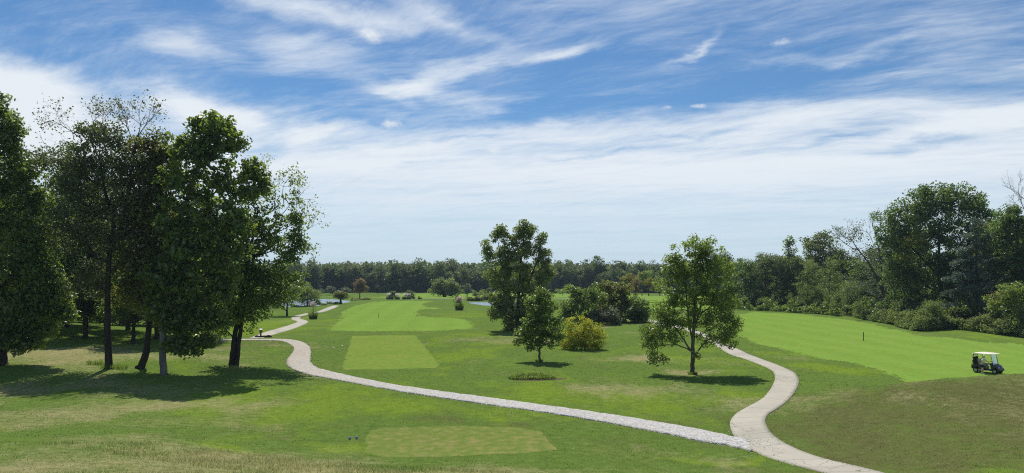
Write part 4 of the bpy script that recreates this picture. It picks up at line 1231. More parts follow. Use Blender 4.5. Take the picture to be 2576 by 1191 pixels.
plant_tree('edge_tree', 'tall tree at the right border with a dead grey limb above its crown', 'tree', t.b,
           [t.trunk([(2555, 822), (2556, 720), (2560, 600), (2562, 520)], 0.4, 0.08)],
           t.lobes([(2550, 560, 46, 34, 34), (2520, 600, 40, 30, 24), (2580, 620, 50, 44, 36), (2530, 660, 50, 40, 34), (2580, 700, 50, 40, 34), (2545, 540, 30, 20, 10), (2600, 560, 40, 40, 24)]),
           'dark', 'dark', 0.40, 1.1, 60, seed=44, group=G_R,
           dead=([(t.p(2580, 540), (-.5, 0, 1), 3.4, 4, .09, .5), (t.p(2585, 530), (-.9, 0, .55), 2.6, 4, .07, .5), (t.p(2590, 520), (0, 0, 1), 3.2, 4, .07, .5)], 'dead'))
t = Px(2545, 806, 110)
plant_tree('young_tree', 'yellowish light young tree low at the right border below the pine', 'tree', t.b,
           [t.trunk([(2545, 806), (2546, 770), (2548, 730)], 0.14, 0.04)], t.lobes([(2545, 730, 40, 22, 24), (2520, 755, 34, 20, 18), (2565, 765, 40, 22, 20), (2500, 775, 16, 16, 6)]), 'light', 'dark', 0.32, 0.8, 50, seed=45, group=G_R,
           extra=[('yellow_or_sunlit_leaves', 'gold', t.lobes([(2520, 745, 40, 26, 10)]), 22, 0.3)])
for (x, y, D), lb, L, lf, sd in [
    ((2030, 786, 176), 'olive rounded tree left of the half-dead tree', [(2040, 690, 34, 34, 30), (2020, 730, 34, 36, 28), (2055, 740, 36, 36, 28), (2035, 665, 24, 20, 12), (2040, 770, 44, 18, 18)], 'willow', 46),
    ((2085, 788, 168), 'olive bushy tree with a rounded top just right of the pointed tree', [(2090, 690, 32, 34, 28), (2110, 730, 36, 36, 30), (2080, 740, 30, 34, 22), (2095, 660, 22, 18, 10), (2095, 772, 40, 18, 18)], 'willow', 47),
    ((2130, 798, 158), 'roundish willow-like shrub before the half-dead tree', [(2135, 730, 34, 24, 26), (2115, 755, 26, 28, 20), (2155, 760, 32, 28, 22), (2135, 785, 40, 14, 16)], 'willow', 48),
    ((2345, 826, 119), 'feathery round grey-green shrub at the edge of the right fairway', [(2345, 780, 28, 24, 40), (2350, 805, 28, 20, 30), (2325, 800, 18, 22, 18), (2335, 820, 24, 10, 12)], 'willow', 49),
    ((2575, 842, 108), 'feathery pale green shrub at the right border on the fairway edge', [(2580, 785, 26, 26, 30), (2560, 810, 24, 24, 24), (2595, 820, 30, 26, 24)], 'willow', 50),
    ((2240, 806, 140), 'dark leafy bush under the highest tree on the right', [(2240, 770, 44, 24, 28), (2270, 785, 36, 20, 22), (2215, 785, 26, 20, 16)], 'dark', 51),
    ((2420, 815, 122), 'broad green bush at the foot of the pine', [(2425, 780, 40, 26, 26), (2400, 795, 34, 18, 18), (2460, 795, 40, 20, 20)], 'mid', 52),
    ((2500, 822, 115), 'dark bush at the right foot of the pine', [(2500, 795, 36, 24, 24), (2530, 805, 30, 18, 18)], 'dark', 53)]:
    t = Px(x, y, D)
    h = min(l[1] for l in L)
    plant_tree('willow_shrub' if lf == 'willow' else 'wood_bush', lb, 'shrub' if sd > 47 else 'tree', t.b, [t.trunk([(x, y), (x + 1, (y + h) / 2), (x + 3, h)], 0.14, 0.04)], t.lobes(L), lf, 'dark', 0.26 if lf == 'willow' else 0.36, 0.85, 76 if lf == 'willow' else 60,
               seed=sd, group=G_R, droop=0.8 if lf == 'willow' else None, aspect=0.35 if lf == 'willow' else 0.62, twig_share=0.4)
for (x, y, D), lb, L, lf, sd in [
    ((2037, 786, 205), 'narrow pointed tree rising above the row on the right', [(2037, 620, 10, 18, 10), (2037, 650, 15, 24, 16), (2037, 690, 20, 34, 24), (2037, 740, 24, 34, 20)], 'mid', 54),
    ((1925, 782, 195), 'dense dark tree with a rounded top just right of the shade tree', [(1935, 665, 26, 18, 20), (1915, 695, 30, 30, 30), (1950, 700, 26, 36, 30), (1930, 745, 40, 34, 40)], 'far', 55),
    ((1965, 782, 190), 'tall dense tree forming the middle of the far right row', [(1965, 670, 26, 20, 20), (1985, 700, 26, 34, 26), (1960, 720, 26, 36, 26), (1975, 760, 36, 24, 24)], 'far', 56),
    ((1875, 780, 200), 'dark tree right behind the edge of the shade tree', [(1880, 670, 24, 18, 16), (1870, 700, 28, 30, 26), (1895, 720, 26, 36, 26), (1880, 755, 36, 28, 28)], 'dark', 57),
    ((1835, 778, 215), 'dark tree hidden half behind the crown of the shade tree', [(1838, 680, 24, 20, 16), (1825, 710, 26, 30, 22), (1850, 720, 26, 36, 24), (1840, 755, 36, 24, 24)], 'dark', 58),
    ((2005, 784, 188), 'leafy tree between the dense row and the pointed tree', [(2005, 660, 20, 20, 14), (2000, 700, 26, 34, 26), (2015, 740, 28, 36, 26)], 'far', 59),
    ((2075, 770, 215), 'light green treetop behind the olive trees on the right', [(2075, 645, 26, 18, 16), (2095, 660, 26, 22, 16), (2070, 690, 36, 36, 26), (2110, 640, 18, 16, 8)], 'farlite', 60),
    ((2190, 780, 172), 'dark leafy tree filling the gap behind the half-dead tree', [(2190, 690, 40, 36, 34), (2160, 730, 36, 40, 30), (2225, 730, 36, 40, 30)], 'dark', 61)]:
    t = Px(x, y, D)
    h = min(l[1] for l in L)
    plant_tree('wood_tree', lb, 'tree', t.b, [t.trunk([(x, y), (x, (y + h) / 2), (x + 2, h)], 0.3, 0.05)], t.lobes(L), lf, 'dark', 0.46, 1.2, 52, seed=sd, group=G_R, twig_share=0.3)
# dark filling of the right wood: copies further in
_rr = np.random.default_rng(77)
_fill = [(2290, 152), (2330, 160), (2400, 158), (2460, 150), (2510, 142), (2560, 140), (2610, 128), (2660, 118), (2250, 165), (2200, 185), (2150, 195), (2110, 205), (2060, 225), (1990, 225), (1950, 230), (1900, 235), (2700, 112), (2480, 132)]
_fsrc = [o for o in C.objects if o.get('group') == G_R and o.name.startswith('wood_tree')]
for i, (x, D) in enumerate(_fill):
    b = np.array([(x - CX) / FO * D, D, 0.0]); b[2] = gz(b[0], D)
    s = _rr.uniform(0.95, 1.2)
    copy_thing(_fsrc[i % len(_fsrc)], b, _rr.uniform(0, 6.28), (s, s, s), 'dark tree standing deeper inside the right wood behind its front trees', 'trees deep inside the right wood')

_base = [o for o in C.objects if o.name.startswith('wood_bush')]
for i, (x, y, D) in enumerate([(1852, 780, 200), (1880, 780, 196), (1905, 781, 194), (1935, 782, 191), (1962, 783, 189), (1990, 784, 186), (2012, 785, 182), (2060, 788, 174), (2100, 793, 168), (2155, 800, 158), (2185, 802, 152), (2205, 804, 148), (2290, 812, 142), (2320, 816, 136), (2385, 818, 130), (2475, 822, 122)]):
    b = np.array([(x - CX) / FO * D, D, 0.0]); b[2] = gz(b[0], D)
    s = 0.85 + 0.3 * ((i * 7) % 5) / 5
    copy_thing(_base[i % len(_base)], b, i * 0.9, (s, s, s), 'dark bush in the brushy foot of the right wood', 'bushes in the brushy foot of the right wood')
for i, (x, D) in enumerate([(1830, 225), (1865, 215), (1895, 212), (1920, 208), (1950, 206), (1985, 203), (2015, 200), (2050, 195), (2090, 190), (2120, 182), (2170, 175), (2215, 165), (2260, 156), (2310, 150), (2430, 142), (2500, 132), (2535, 130), (2590, 122)]):
    b = np.array([(x - CX) / FO * D, D, 0.0]); b[2] = gz(b[0], D)
    s = _rr.uniform(1.02, 1.2)
    copy_thing(_fsrc[(i * 3 + 1) % len(_fsrc)], b, _rr.uniform(0, 6.28), (s * 1.1, s * 1.1, s), 'dark tree standing deeper inside the right wood behind its front trees', 'trees deep inside the right wood')

# ------------------------------------------------------------------ trees and bushes of the far part of the course
def small_tree(name, label, cat, x, y, D, L, lf, seed, trunk_r=0.16, size=0.4, clump=0.8, per=50, group=None, bark='dark', **kw):
    t = Px(x, y, D)
    h = min(l[1] for l in L)
    return plant_tree(name, label, cat, t.b, [t.trunk([(x, y), (x, y * 0.6 + h * 0.4), (x + 1, h)], trunk_r, trunk_r * 0.25)], t.lobes(L), lf, bark, size, clump, per, seed=seed, group=group, twig_share=0.4, **kw)


small_tree('weeping_willow', 'weeping willow drooping over the left end of the pond', 'tree', 773, 772, 218, [(770, 730, 24, 14, 26), (790, 742, 18, 16, 20), (755, 745, 16, 18, 18), (775, 752, 30, 14, 24), (745, 735, 12, 12, 8)], 'willow', 71, .3, .5, 1.2, 56, droop=1.0, aspect=0.3)
small_tree('weeping_willow', 'pale green willow with low boughs just right of the twin-trunk tree', 'tree', 722, 790, 170, [(715, 715, 36, 18, 28), (740, 732, 28, 16, 22), (700, 740, 40, 20, 30), (735, 755, 24, 12, 14), (690, 765, 30, 14, 14)], 'willow', 72, .25, .42, 1.1, 56, droop=1.0, aspect=0.3)
small_tree('shore_tree', 'small round dark tree with a short stout trunk on the pond shore', 'tree', 857, 765, 224, [(850, 744, 16, 8, 20), (866, 745, 14, 8, 16), (857, 739, 14, 6, 10)], 'olive', 73, .45, .40, .7, 50)
small_tree('rust_tree', 'rust-brown leaved tree standing alone beyond the pond', 'tree', 905, 748, 300, [(905, 712, 14, 14, 26), (898, 722, 12, 10, 14), (914, 722, 12, 10, 14), (906, 730, 12, 8, 10)], 'rust', 74, .25, .6, 1.2, 36, bark='grey')
small_tree('willow_tree', 'broad spreading willow beyond the far green in front of the far wood', 'tree', 1118, 747, 322, [(1105, 714, 20, 14, 24), (1132, 716, 22, 16, 26), (1118, 728, 28, 14, 28), (1095, 728, 16, 14, 14), (1145, 730, 16, 14, 16), (1128, 738, 30, 7, 14)], 'willow', 75, .7, .7, 1.6, 46)
small_tree('small_tree', 'little round tree just right of the broad willow', 'tree', 1175, 744, 318, [(1174, 722, 11, 8, 14), (1178, 732, 11, 8, 12)], 'grey', 76, .2, .6, 1.0, 40)
small_tree('sapling', 'young sapling by the left tip of the right pond', 'tree', 1152, 768, 228, [(1152, 748, 7, 7, 10), (1150, 757, 9, 6, 8), (1156, 757, 7, 6, 6)], 'olive', 77, .1, .35, .6, 36)
G_HB = 'bushy hummocks before the far wood'
for i, (x, y, D, L, lf, lb) in enumerate([
    (830, 744, 345, [(830, 731, 30, 9, 30), (805, 736, 16, 6, 10)], 'grey', 'wide rounded pale bush at the forest edge left of the rust-brown tree'),
    (868, 744, 340, [(868, 733, 20, 8, 20)], 'grey', 'rounded pale bush behind the round shore tree'),
    (1440, 745, 300, [(1435, 728, 16, 10, 16), (1452, 730, 16, 9, 14)], 'light', 'light rounded bush seen through the gap right of the poplar'),
    (1415, 744, 320, [(1412, 732, 14, 10, 14)], 'light', 'light bush touching the right edge of the poplar'),
    (1205, 748, 300, [(1205, 738, 22, 6, 16), (1190, 742, 12, 4, 6)], 'weed', 'low weedy bush between the small round tree and the poplar'),
    (1225, 742, 330, [(1228, 733, 16, 8, 14)], 'olive', 'olive bush close to the left side of the poplar')]):
    small_tree('hedge_bush', lb, 'bush', x, y, D, L, lf, 90 + i, .1, .6, 1.0, 40, G_HB)
small_tree('round_bush', 'dark round bush, left of the pair behind the crest of the fairway', 'bush', 987, 756, 252, [(987, 742, 9, 9, 20), (985, 750, 9, 6, 10)], 'dark', 101, .1, .35, .6, 44, 'pair of round bushes behind the fairway crest')
small_tree('round_bush', 'dark round bush, right of the pair behind the crest of the fairway', 'bush', 1033, 755, 252, [(1032, 738, 10, 9, 20), (1036, 747, 10, 7, 12)], 'dark', 102, .12, .35, .6, 44, 'pair of round bushes behind the fairway crest')
small_tree('low_bush', 'low dark bush beside the right one of the round pair', 'bush', 1056, 755, 252, [(1055, 750, 7, 4, 8)], 'olive', 103, .06, .35, .5, 30)
G_Y = 'yellowing trees at the forest edge right of the thicket'
for i, (x, y, D, L, lf, lb) in enumerate([
    (1583, 745, 262, [(1580, 703, 18, 12, 18), (1590, 715, 18, 14, 16)], 'gold', 'bright yellow-green tree above the tallest thicket bush'),
    (1600, 745, 250, [(1602, 712, 12, 18, 14), (1602, 730, 12, 10, 8)], 'rust', 'brownish tree beside the bright yellow-green one'),
    (1632, 745, 258, [(1630, 712, 16, 10, 12), (1645, 720, 16, 14, 14)], 'gold', 'golden tree close to the left side of the shade tree'),
    (1660, 745, 262, [(1660, 705, 16, 14, 14), (1665, 725, 18, 14, 14)], 'light', 'light green tree half behind the left of the shade tree'),
    (1615, 745, 275, [(1625, 690, 20, 14, 14), (1610, 700, 16, 14, 12)], 'light', 'pale green treetop over the golden trees'),
    (1560, 745, 268, [(1556, 722, 16, 12, 12), (1570, 735, 16, 10, 10)], 'light', 'light green bush at the left of the yellowing trees')]):
    small_tree('yellowing_tree', lb, 'tree', x, y, D, L, lf, 110 + i, .18, .55, 1.1, 40, G_Y)

# the far wood: some grown once, then copied along the forest edge, each tree its own object
G_FAR = 'trees of the far wood behind the course'
FAR_LABEL = 'green tree in the crowded edge of the far wood behind the pond and greens'
protos = []
for i, (lf, h, wd) in enumerate([('far', 18, 5.0), ('far', 20, 4.6), ('farlite', 17, 5.2), ('far', 15, 5.4), ('dark', 19, 5.0), ('farlite', 21, 4.2), ('far', 17, 4.4), ('mid', 16, 5.0)]):
    r_ = np.random.default_rng(200 + i)
    L = [(0, 0, h * 0.80, wd * 0.7, wd * 0.7, h * 0.18, 16), (wd * .35, 0, h * .62, wd * .7, wd * .7, h * .18, 18), (-wd * .35, .3, h * .6, wd * .7, wd * .7, h * .18, 18), (0, -wd * .3, h * .42, wd * .85, wd * .8, h * .2, 22),
         (0, 0, h * .24, wd * .9, wd * .8, h * .18, 22), (0, -.3, h * .09, wd * .95, wd * .8, h * .10, 16)]
    protos.append(plant_tree('forest_tree', FAR_LABEL, 'tree', (0, 0, 0), [(np.array([[0, 0, -.3], [0, 0, h * .4], [0.2, 0, h * .85]]), np.array([.32, .22, .05]))], L, lf, 'dark', 0.85, 1.7, 34, seed=210 + i, group=G_FAR, twig_share=0.1))
_rf = np.random.default_rng(55)
first = [True] * len(protos)
n_far = 0
for row, (Dr, step) in enumerate([(396, 4.2), (405, 4.2), (416, 4.4)]):
    xs = np.arange(-150, 132, step)
    for x in xs:
        xx = x + _rf.uniform(-1.6, 1.6)
        D = Dr + _rf.uniform(-4, 4) + (6 * math.sin(x * 0.05)) - max(0, (-90 - x)) * 0.5
        if abs(xx / D - (905 - CX) / FO) < 0.002 and row == 0:
            continue
        k = int(_rf.integers(len(protos)))
        s = _rf.uniform(0.70, 0.86) * (1.0 + 0.05 * row)
        col = CX + FO * xx / D
        if 1490 < col < 1545 and row == 1:
            s *= 1.22
        if row == 0 and _rf.random() < 0.15:
            s *= 0.85
        loc = (xx, D, gz(xx, D))
        rz = _rf.uniform(0, 6.28)
        if first[k]:
            first[k] = False
            protos[k].location = loc; protos[k].rotation_euler = (0, 0, rz); protos[k].scale = (s, s, s)
        else:
            copy_thing(protos[k], loc, rz, (s * _rf.uniform(.9, 1.1), s, s * _rf.uniform(.92, 1.08)))
        n_far += 1
# wooded rise still farther away reads as one mass
def far_mass():
    rng = np.random.default_rng(9)
    n = 1500
    x = rng.uniform(-330, 430, n); D = rng.uniform(438, 900, n)
    keep = np.abs(x / D) < 0.55
    x, D = x[keep], D[keep]
    z = hgt(x, D)
    V, F, T, k0 = [], [], [], 0
    for i in range(len(x)):
        h = rng.uniform(13, 19) + max(0, (D[i] - 600)) * 0.012
        m = 46
        p = unit(rng.normal(size=(m, 3))) * np.array([4.8, 4.8, h * 0.5]) * (rng.random(m) ** 0.33)[:, None] + np.array([x[i], D[i], z[i] + h * 0.5])
        v, f, t = leaves(p, 3.0, rng, None, 0.5, 0.8, np.clip(0.45 + rng.normal() * 0.2 + rng.normal(size=m) * 0.2, 0, 1))
        V.append(v); F.append(f + k0); T.append(t); k0 += len(v)
    link('far_wood', mesh_np('far_wood', np.vstack(V), np.vstack(F), LM['far'], None, False, {'tint': np.concatenate(T)}), kind='stuff')


far_mass()


# ------------------------------------------------------------------ small builders in bmesh
def bm_box(bm, c, s, rot=None, bev=0.0, seg=2):
    r = bmesh.ops.create_cube(bm, size=1.0)
    vs = r['verts']
    M = Matrix.Translation(c) @ (rot.to_4x4() if rot else Matrix.Identity(4)) @ Matrix.Diagonal((*s, 1))
    bmesh.ops.transform(bm, matrix=M, verts=vs)
    if bev:
        es = list({e for v in vs for e in v.link_edges})
        bmesh.ops.bevel(bm, geom=es, offset=bev, segments=seg, profile=0.7, affect='EDGES')


def bm_prism(bm, prof, y0, y1, bev=0.0):
    """profile in (x, z), extruded along y"""
    a = [bm.verts.new((x, y0, z)) for x, z in prof]
    b = [bm.verts.new((x, y1, z)) for x, z in prof]
    n = len(prof)
    fs = [bm.faces.new(a), bm.faces.new(b[::-1])]
    for i in range(n):
        fs.append(bm.faces.new((a[i], b[i], b[(i + 1) % n], a[(i + 1) % n])))
    bmesh.ops.recalc_face_normals(bm, faces=fs)
    if bev:
        es = list({e for f in fs for e in f.edges})
        bmesh.ops.bevel(bm, geom=es, offset=bev, segments=2, profile=0.7, affect='EDGES')


def bm_tube(bm, pts, rad, sides=10):
    pts = [Vector(p) for p in pts]
    rad = rad if hasattr(rad, '__len__') else [rad] * len(pts)
    rings = []
    for i, p in enumerate(pts):
        d = (pts[min(i + 1, len(pts) - 1)] - pts[max(i - 1, 0)]).normalized()
        u = d.cross(Vector((1, 0, 0)) if abs(d.x) < 0.9 else Vector((0, 1, 0))).normalized()
        w_ = d.cross(u)
        rings.append([bm.verts.new(p + rad[i] * (math.cos(2 * PI * k / sides) * u + math.sin(2 * PI * k / sides) * w_)) for k in range(sides)])
    for a, b in zip(rings[:-1], rings[1:]):
        for k in range(sides):
            bm.faces.new((a[k], a[(k + 1) % sides], b[(k + 1) % sides], b[k]))
    bm.faces.new(rings[0][::-1]); bm.faces.new(rings[-1])


def bm_lathe(bm, prof, axis='Z', c=(0, 0, 0), sides=20):
    """profile (r, h) turned about an axis"""
    rings = []
    for r_, h in prof:
        ring = []
        for k in range(sides):
            a = 2 * PI * k / sides
            v = (r_ * math.cos(a), r_ * math.sin(a), h) if axis == 'Z' else (r_ * math.cos(a), h, r_ * math.sin(a))
            ring.append(bm.verts.new(Vector(c) + Vector(v)))
        rings.append(ring)
    for a, b in zip(rings[:-1], rings[1:]):
        for k in range(sides):
            bm.faces.new((a[k], a[(k + 1) % sides], b[(k + 1) % sides], b[k]))
    bm.faces.new(rings[0][::-1]); bm.faces.new(rings[-1])


def bm_obj(name, bm, mat, parent=None, smooth_shade=True):
    bmesh.ops.recalc_face_normals(bm, faces=bm.faces)
    me = bpy.data.meshes.new(name)
    bm.to_mesh(me); bm.free()
    if smooth_shade:
        me.polygons.foreach_set('use_smooth', [True] * len(me.polygons))
        try:
            me.set_sharp_from_angle(angle=R(40))
        except Exception:
            pass
    me.materials.append(mat)
    return link(name, me, parent)


def made(name, fn, mat, parent=None, s=True):
    bm = bmesh.new(); fn(bm)
    return bm_obj(name, bm, mat, parent, s)


M_NAVY = simple_mat('cart_paint_dark', (0.007, 0.016, 0.024), 0.38, 0, 0.5, 0.1)
M_BLACK = simple_mat('black_plastic', (0.012, 0.012, 0.012), 0.55, 0, 0.4, 0.2)
M_TYRE = simple_mat('tyre_rubber', (0.016, 0.016, 0.015), 0.85, 0, 0.2, 0.2)
M_RIM = simple_mat('wheel_rim_grey', (0.30, 0.33, 0.34), 0.4, 0.4, 0.5, 0.1)
M_CREAM = simple_mat('cream_roof', (0.78, 0.74, 0.56), 0.45, 0, 0.5, 0.06)
M_SEAT = simple_mat('seat_vinyl', (0.33, 0.30, 0.24), 0.6, 0, 0.3, 0.08)
M_CHROME = simple_mat('sill_trim', (0.70, 0.68, 0.62), 0.35, 0.3, 0.5, 0.08)
M_WHITE = simple_mat('white_paint', (0.80, 0.80, 0.78), 0.45, 0, 0.4, 0.05)
M_GREYP = simple_mat('grey_weathered', (0.22, 0.20, 0.17), 0.8, 0, 0.2, 0.3, 3.0)
M_WOOD = simple_mat('weathered_wood', (0.15, 0.12, 0.085), 0.85, 0, 0.2, 0.3, 5.0)
M_SKIN = simple_mat('skin', (0.52, 0.31, 0.22), 0.55, 0, 0.4, 0.05)
M_SHIRT = simple_mat('shirt_pale', (0.60, 0.66, 0.74), 0.85, 0, 0.2, 0.08)
M_SHORT = simple_mat('shorts_black', (0.014, 0.014, 0.018), 0.85, 0, 0.2, 0.2)
M_HAIR = simple_mat('hair_brown', (0.075, 0.045, 0.025), 0.6, 0, 0.3, 0.2)
M_CAP = simple_mat('cap_cream', (0.78, 0.74, 0.60), 0.8, 0, 0.2, 0.06)
M_SHOE = simple_mat('shoe_grey', (0.35, 0.38, 0.38), 0.7, 0, 0.3, 0.15)
M_BLUEB = simple_mat('tee_marker_blue', (0.10, 0.19, 0.48), 0.3, 0, 0.7, 0.05)
M_BAG = simple_mat('bag_cloth', (0.018, 0.018, 0.026), 0.7, 0, 0.3, 0.25)
M_STEEL = simple_mat('club_steel', (0.62, 0.62, 0.60), 0.28, 0.9, 0.5, 0.05)


def glass_mat():
    m, nt, out = new_mat('clear_windscreen')
    t = nd(nt, 'ShaderNodeBsdfTransparent', {'Color': (0.86, 0.93, 0.92, 1)})
    g = nd(nt, 'ShaderNodeBsdfGlossy', {'Color': (0.9, 0.95, 1.0, 1), 'Roughness': 0.05})
    f = nd(nt, 'ShaderNodeFresnel', {'IOR': 1.5}).outputs[0]
    mx = nd(nt, 'ShaderNodeMixShader', {0: mth(nt, 'MULTIPLY', f, 0.6), 1: t.outputs[0], 2: g.outputs[0]})
    nt.links.new(mx.outputs[0], out.inputs[0])
    return m


M_GLASS = glass_mat()


# ------------------------------------------------------------------ golf cart (forward +x, its near side -y)
def golf_cart(loc, rz, slope=0.0):
    r = empty('golf_cart', loc, rz, 'dark golf cart with a cream roof stopped on the right fairway', 'golf cart')
    r.rotation_euler = (0, slope, rz)
    W = 0.56

    def body(bm):
        # rear body with wheel arch, low step-through floor, sloping cowl: side profile (x, z)
        prof = [(-1.12, 0.34), (-1.16, 0.55), (-1.12, 0.72), (-0.55, 0.78), (-0.18, 0.70), (-0.12, 0.34), (-0.45, 0.34), (-0.50, 0.50), (-0.62, 0.60), (-0.78, 0.60), (-0.92, 0.50), (-0.96, 0.34)]
        bm_prism(bm, prof, -W, W, 0.025)
        prof = [(0.55, 0.30), (0.50, 0.62), (0.48, 0.86), (0.62, 0.90), (0.90, 0.76), (1.14, 0.56), (1.20, 0.42), (1.18, 0.30), (1.08, 0.28), (1.04, 0.44), (0.94, 0.54), (0.80, 0.54), (0.68, 0.44), (0.64, 0.28)]
        bm_prism(bm, prof, -W, W, 0.03)
        bm_box(bm, (0.2, 0, 0.28), (0.9, 2 * W - 0.02, 0.10), None, 0.02)
        bm_box(bm, (-0.3, 0, 0.42), (0.5, 2 * W - 0.06, 0.40), None, 0.02)
    made('body', body, M_NAVY, r)
    for s in (-1, 1):
        made('side_trim', lambda bm: bm_box(bm, (-0.05, s * (W + 0.012), 0.27), (1.0, 0.03, 0.055), None, 0.01), M_CHROME, r)
    made('front_bumper', lambda bm: bm_box(bm, (1.20, 0, 0.32), (0.08, 1.0, 0.10), None, 0.03), M_BLACK, r)
    for s in (-1, 1):
        made('headlight', lambda bm: bm_box(bm, (1.135, s * 0.36, 0.575), (0.05, 0.18, 0.07), Matrix.Rotation(R(40), 3, 'Y'), 0.015), M_WHITE, r)
    def cushion(bm):
        bm_box(bm, (-0.25, 0, 0.80), (0.50, 1.04, 0.13), None, 0.05, 3)
    made('seat', cushion, M_SEAT, r)
    made('backrest', lambda bm: bm_box(bm, (-0.54, 0, 1.08), (0.12, 1.04, 0.42), Matrix.Rotation(R(-12), 3, 'Y'), 0.05, 3), M_SEAT, r)
    for s in (-1, 1):
        made('armrest', lambda bm: bm_tube(bm, [(-0.52, s * 0.54, 1.02), (-0.2, s * 0.55, 1.0), (-0.12, s * 0.55, 0.94), (-0.12, s * 0.55, 0.80)], 0.022), M_BLACK, r)
    # roof: shallow crowned tray
    def roof(bm):
        nx, ny = 12, 8
        top, bot = [], []
        for i in range(nx + 1):
            for j in range(ny + 1):
                u, v = i / nx * 2 - 1, j / ny * 2 - 1
                k = max(abs(u) ** 6, abs(v) ** 6)
                sx = 0.93 * (1 - 0.05 * abs(v) ** 4); sy = 0.60 * (1 - 0.05 * abs(u) ** 4)
                x, y = -0.05 + u * sx, v * sy
                z = 1.86 + 0.055 * (1 - u * u) * (1 - v * v) ** 0.5 - 0.05 * k
                top.append(bm.verts.new((x, y, z))); bot.append(bm.verts.new((x * 0.985, y * 0.97, z - 0.055)))
        m = ny + 1
        for i in range(nx):
            for j in range(ny):
                a = i * m + j
                bm.faces.new((top[a], top[a + m], top[a + m + 1], top[a + 1]))
                bm.faces.new((bot[a], bot[a + 1], bot[a + m + 1], bot[a + m]))
        rim = [i * m for i in range(nx + 1)] + [nx * m + j for j in range(1, ny + 1)] + [i * m + ny for i in range(nx - 1, -1, -1)] + [j for j in range(ny - 1, 0, -1)]
        for a, b in zip(rim, rim[1:] + rim[:1]):
            bm.faces.new((top[a], top[b], bot[b], bot[a]))
    made('roof', roof, M_CREAM, r)
    for s in (-1, 1):
        made('roof_post', lambda bm: bm_tube(bm, [(0.60, s * 0.52, 0.86), (0.66, s * 0.52, 1.0), (0.74, s * 0.51, 1.5), (0.80, s * 0.48, 1.83)][::1] if False else [(0.72, s * 0.52, 0.80), (0.66, s * 0.52, 1.10), (0.56, s * 0.50, 1.55), (0.50, s * 0.48, 1.84)], 0.022), M_BLACK, r)
        made('roof_post', lambda bm: bm_tube(bm, [(-0.62, s * 0.50, 0.75), (-0.66, s * 0.51, 1.2), (-0.66, s * 0.50, 1.6), (-0.58, s * 0.48, 1.84)], 0.022), M_BLACK, r)
    def ws(bm):
        v = [bm.verts.new(p) for p in ((0.70, -0.50, 0.86), (0.70, 0.50, 0.86), (0.51, 0.47, 1.82), (0.51, -0.47, 1.82))]
        f = bm.faces.new(v)
        e = bmesh.ops.extrude_face_region(bm, geom=[f])
        bmesh.ops.translate(bm, vec=(0.008, 0, 0.002), verts=[x for x in e['geom'] if isinstance(x, bmesh.types.BMVert)])
    made('windscreen', ws, M_GLASS, r, False)
    # steering wheel and column
    st = made('steering_wheel', lambda bm: bm_tube(bm, [(0.52, 0.26, 0.80), (0.40, 0.26, 0.98), (0.34, 0.26, 1.06)], 0.022), M_BLACK, r)
    def wheelring(bm):
        c, n = Vector((0.33, 0.26, 1.08)), 20
        d = Vector((-0.5, 0, 0.75)).normalized(); u = Vector((0, 1, 0)); w_ = d.cross(u)
        bm_tube(bm, [c + 0.17 * (math.cos(2 * PI * k / n) * u + math.sin(2 * PI * k / n) * w_) for k in range(n + 1)], 0.016, 6)
        bm_tube(bm, [c + 0.16 * u, c - 0.16 * u], 0.012, 6)
    made('rim', wheelring, M_BLACK, st)
    made('dashboard', lambda bm: bm_box(bm, (0.50, 0, 0.86), (0.18, 1.02, 0.16), Matrix.Rotation(R(15), 3, 'Y'), 0.04), M_BLACK, r)
    # rear bag rack
    def rack(bm):
        bm_box(bm, (-0.98, 0, 0.60), (0.34, 0.92, 0.05), None, 0.015)
        bm_tube(bm, [(-0.72, -0.46, 0.74), (-0.76, -0.46, 1.2), (-0.76, 0.46, 1.2), (-0.72, 0.46, 0.74)], 0.018, 8)
        bm_tube(bm, [(-1.14, -0.46, 0.60), (-1.18, -0.40, 0.76), (-1.18, 0.40, 0.76), (-1.14, 0.46, 0.60)], 0.018, 8)
    made('bag_rack', rack, M_BLACK, r)
    for x, rad in ((-0.78, 0.235), (0.86, 0.225)):
        for s in (-1, 1):
            ty = made('wheel', lambda bm: bm_lathe(bm, [(rad * 0.55, -0.10), (rad * 0.86, -0.105), (rad * 0.98, -0.085), (rad, -0.05), (rad, 0.05), (rad * 0.98, 0.085), (rad * 0.86, 0.105), (rad * 0.55, 0.10)], 'Y', (x, s * 0.47, rad), 28), M_TYRE, r)
            made('rim', lambda bm: bm_lathe(bm, [(rad * 0.12, s * 0.112), (rad * 0.16, s * 0.120), (rad * 0.46, s * 0.108), (rad * 0.60, s * 0.113), (rad * 0.60, s * 0.05)], 'Y', (x, s * 0.47, rad), 24), M_RIM, ty)
    return r


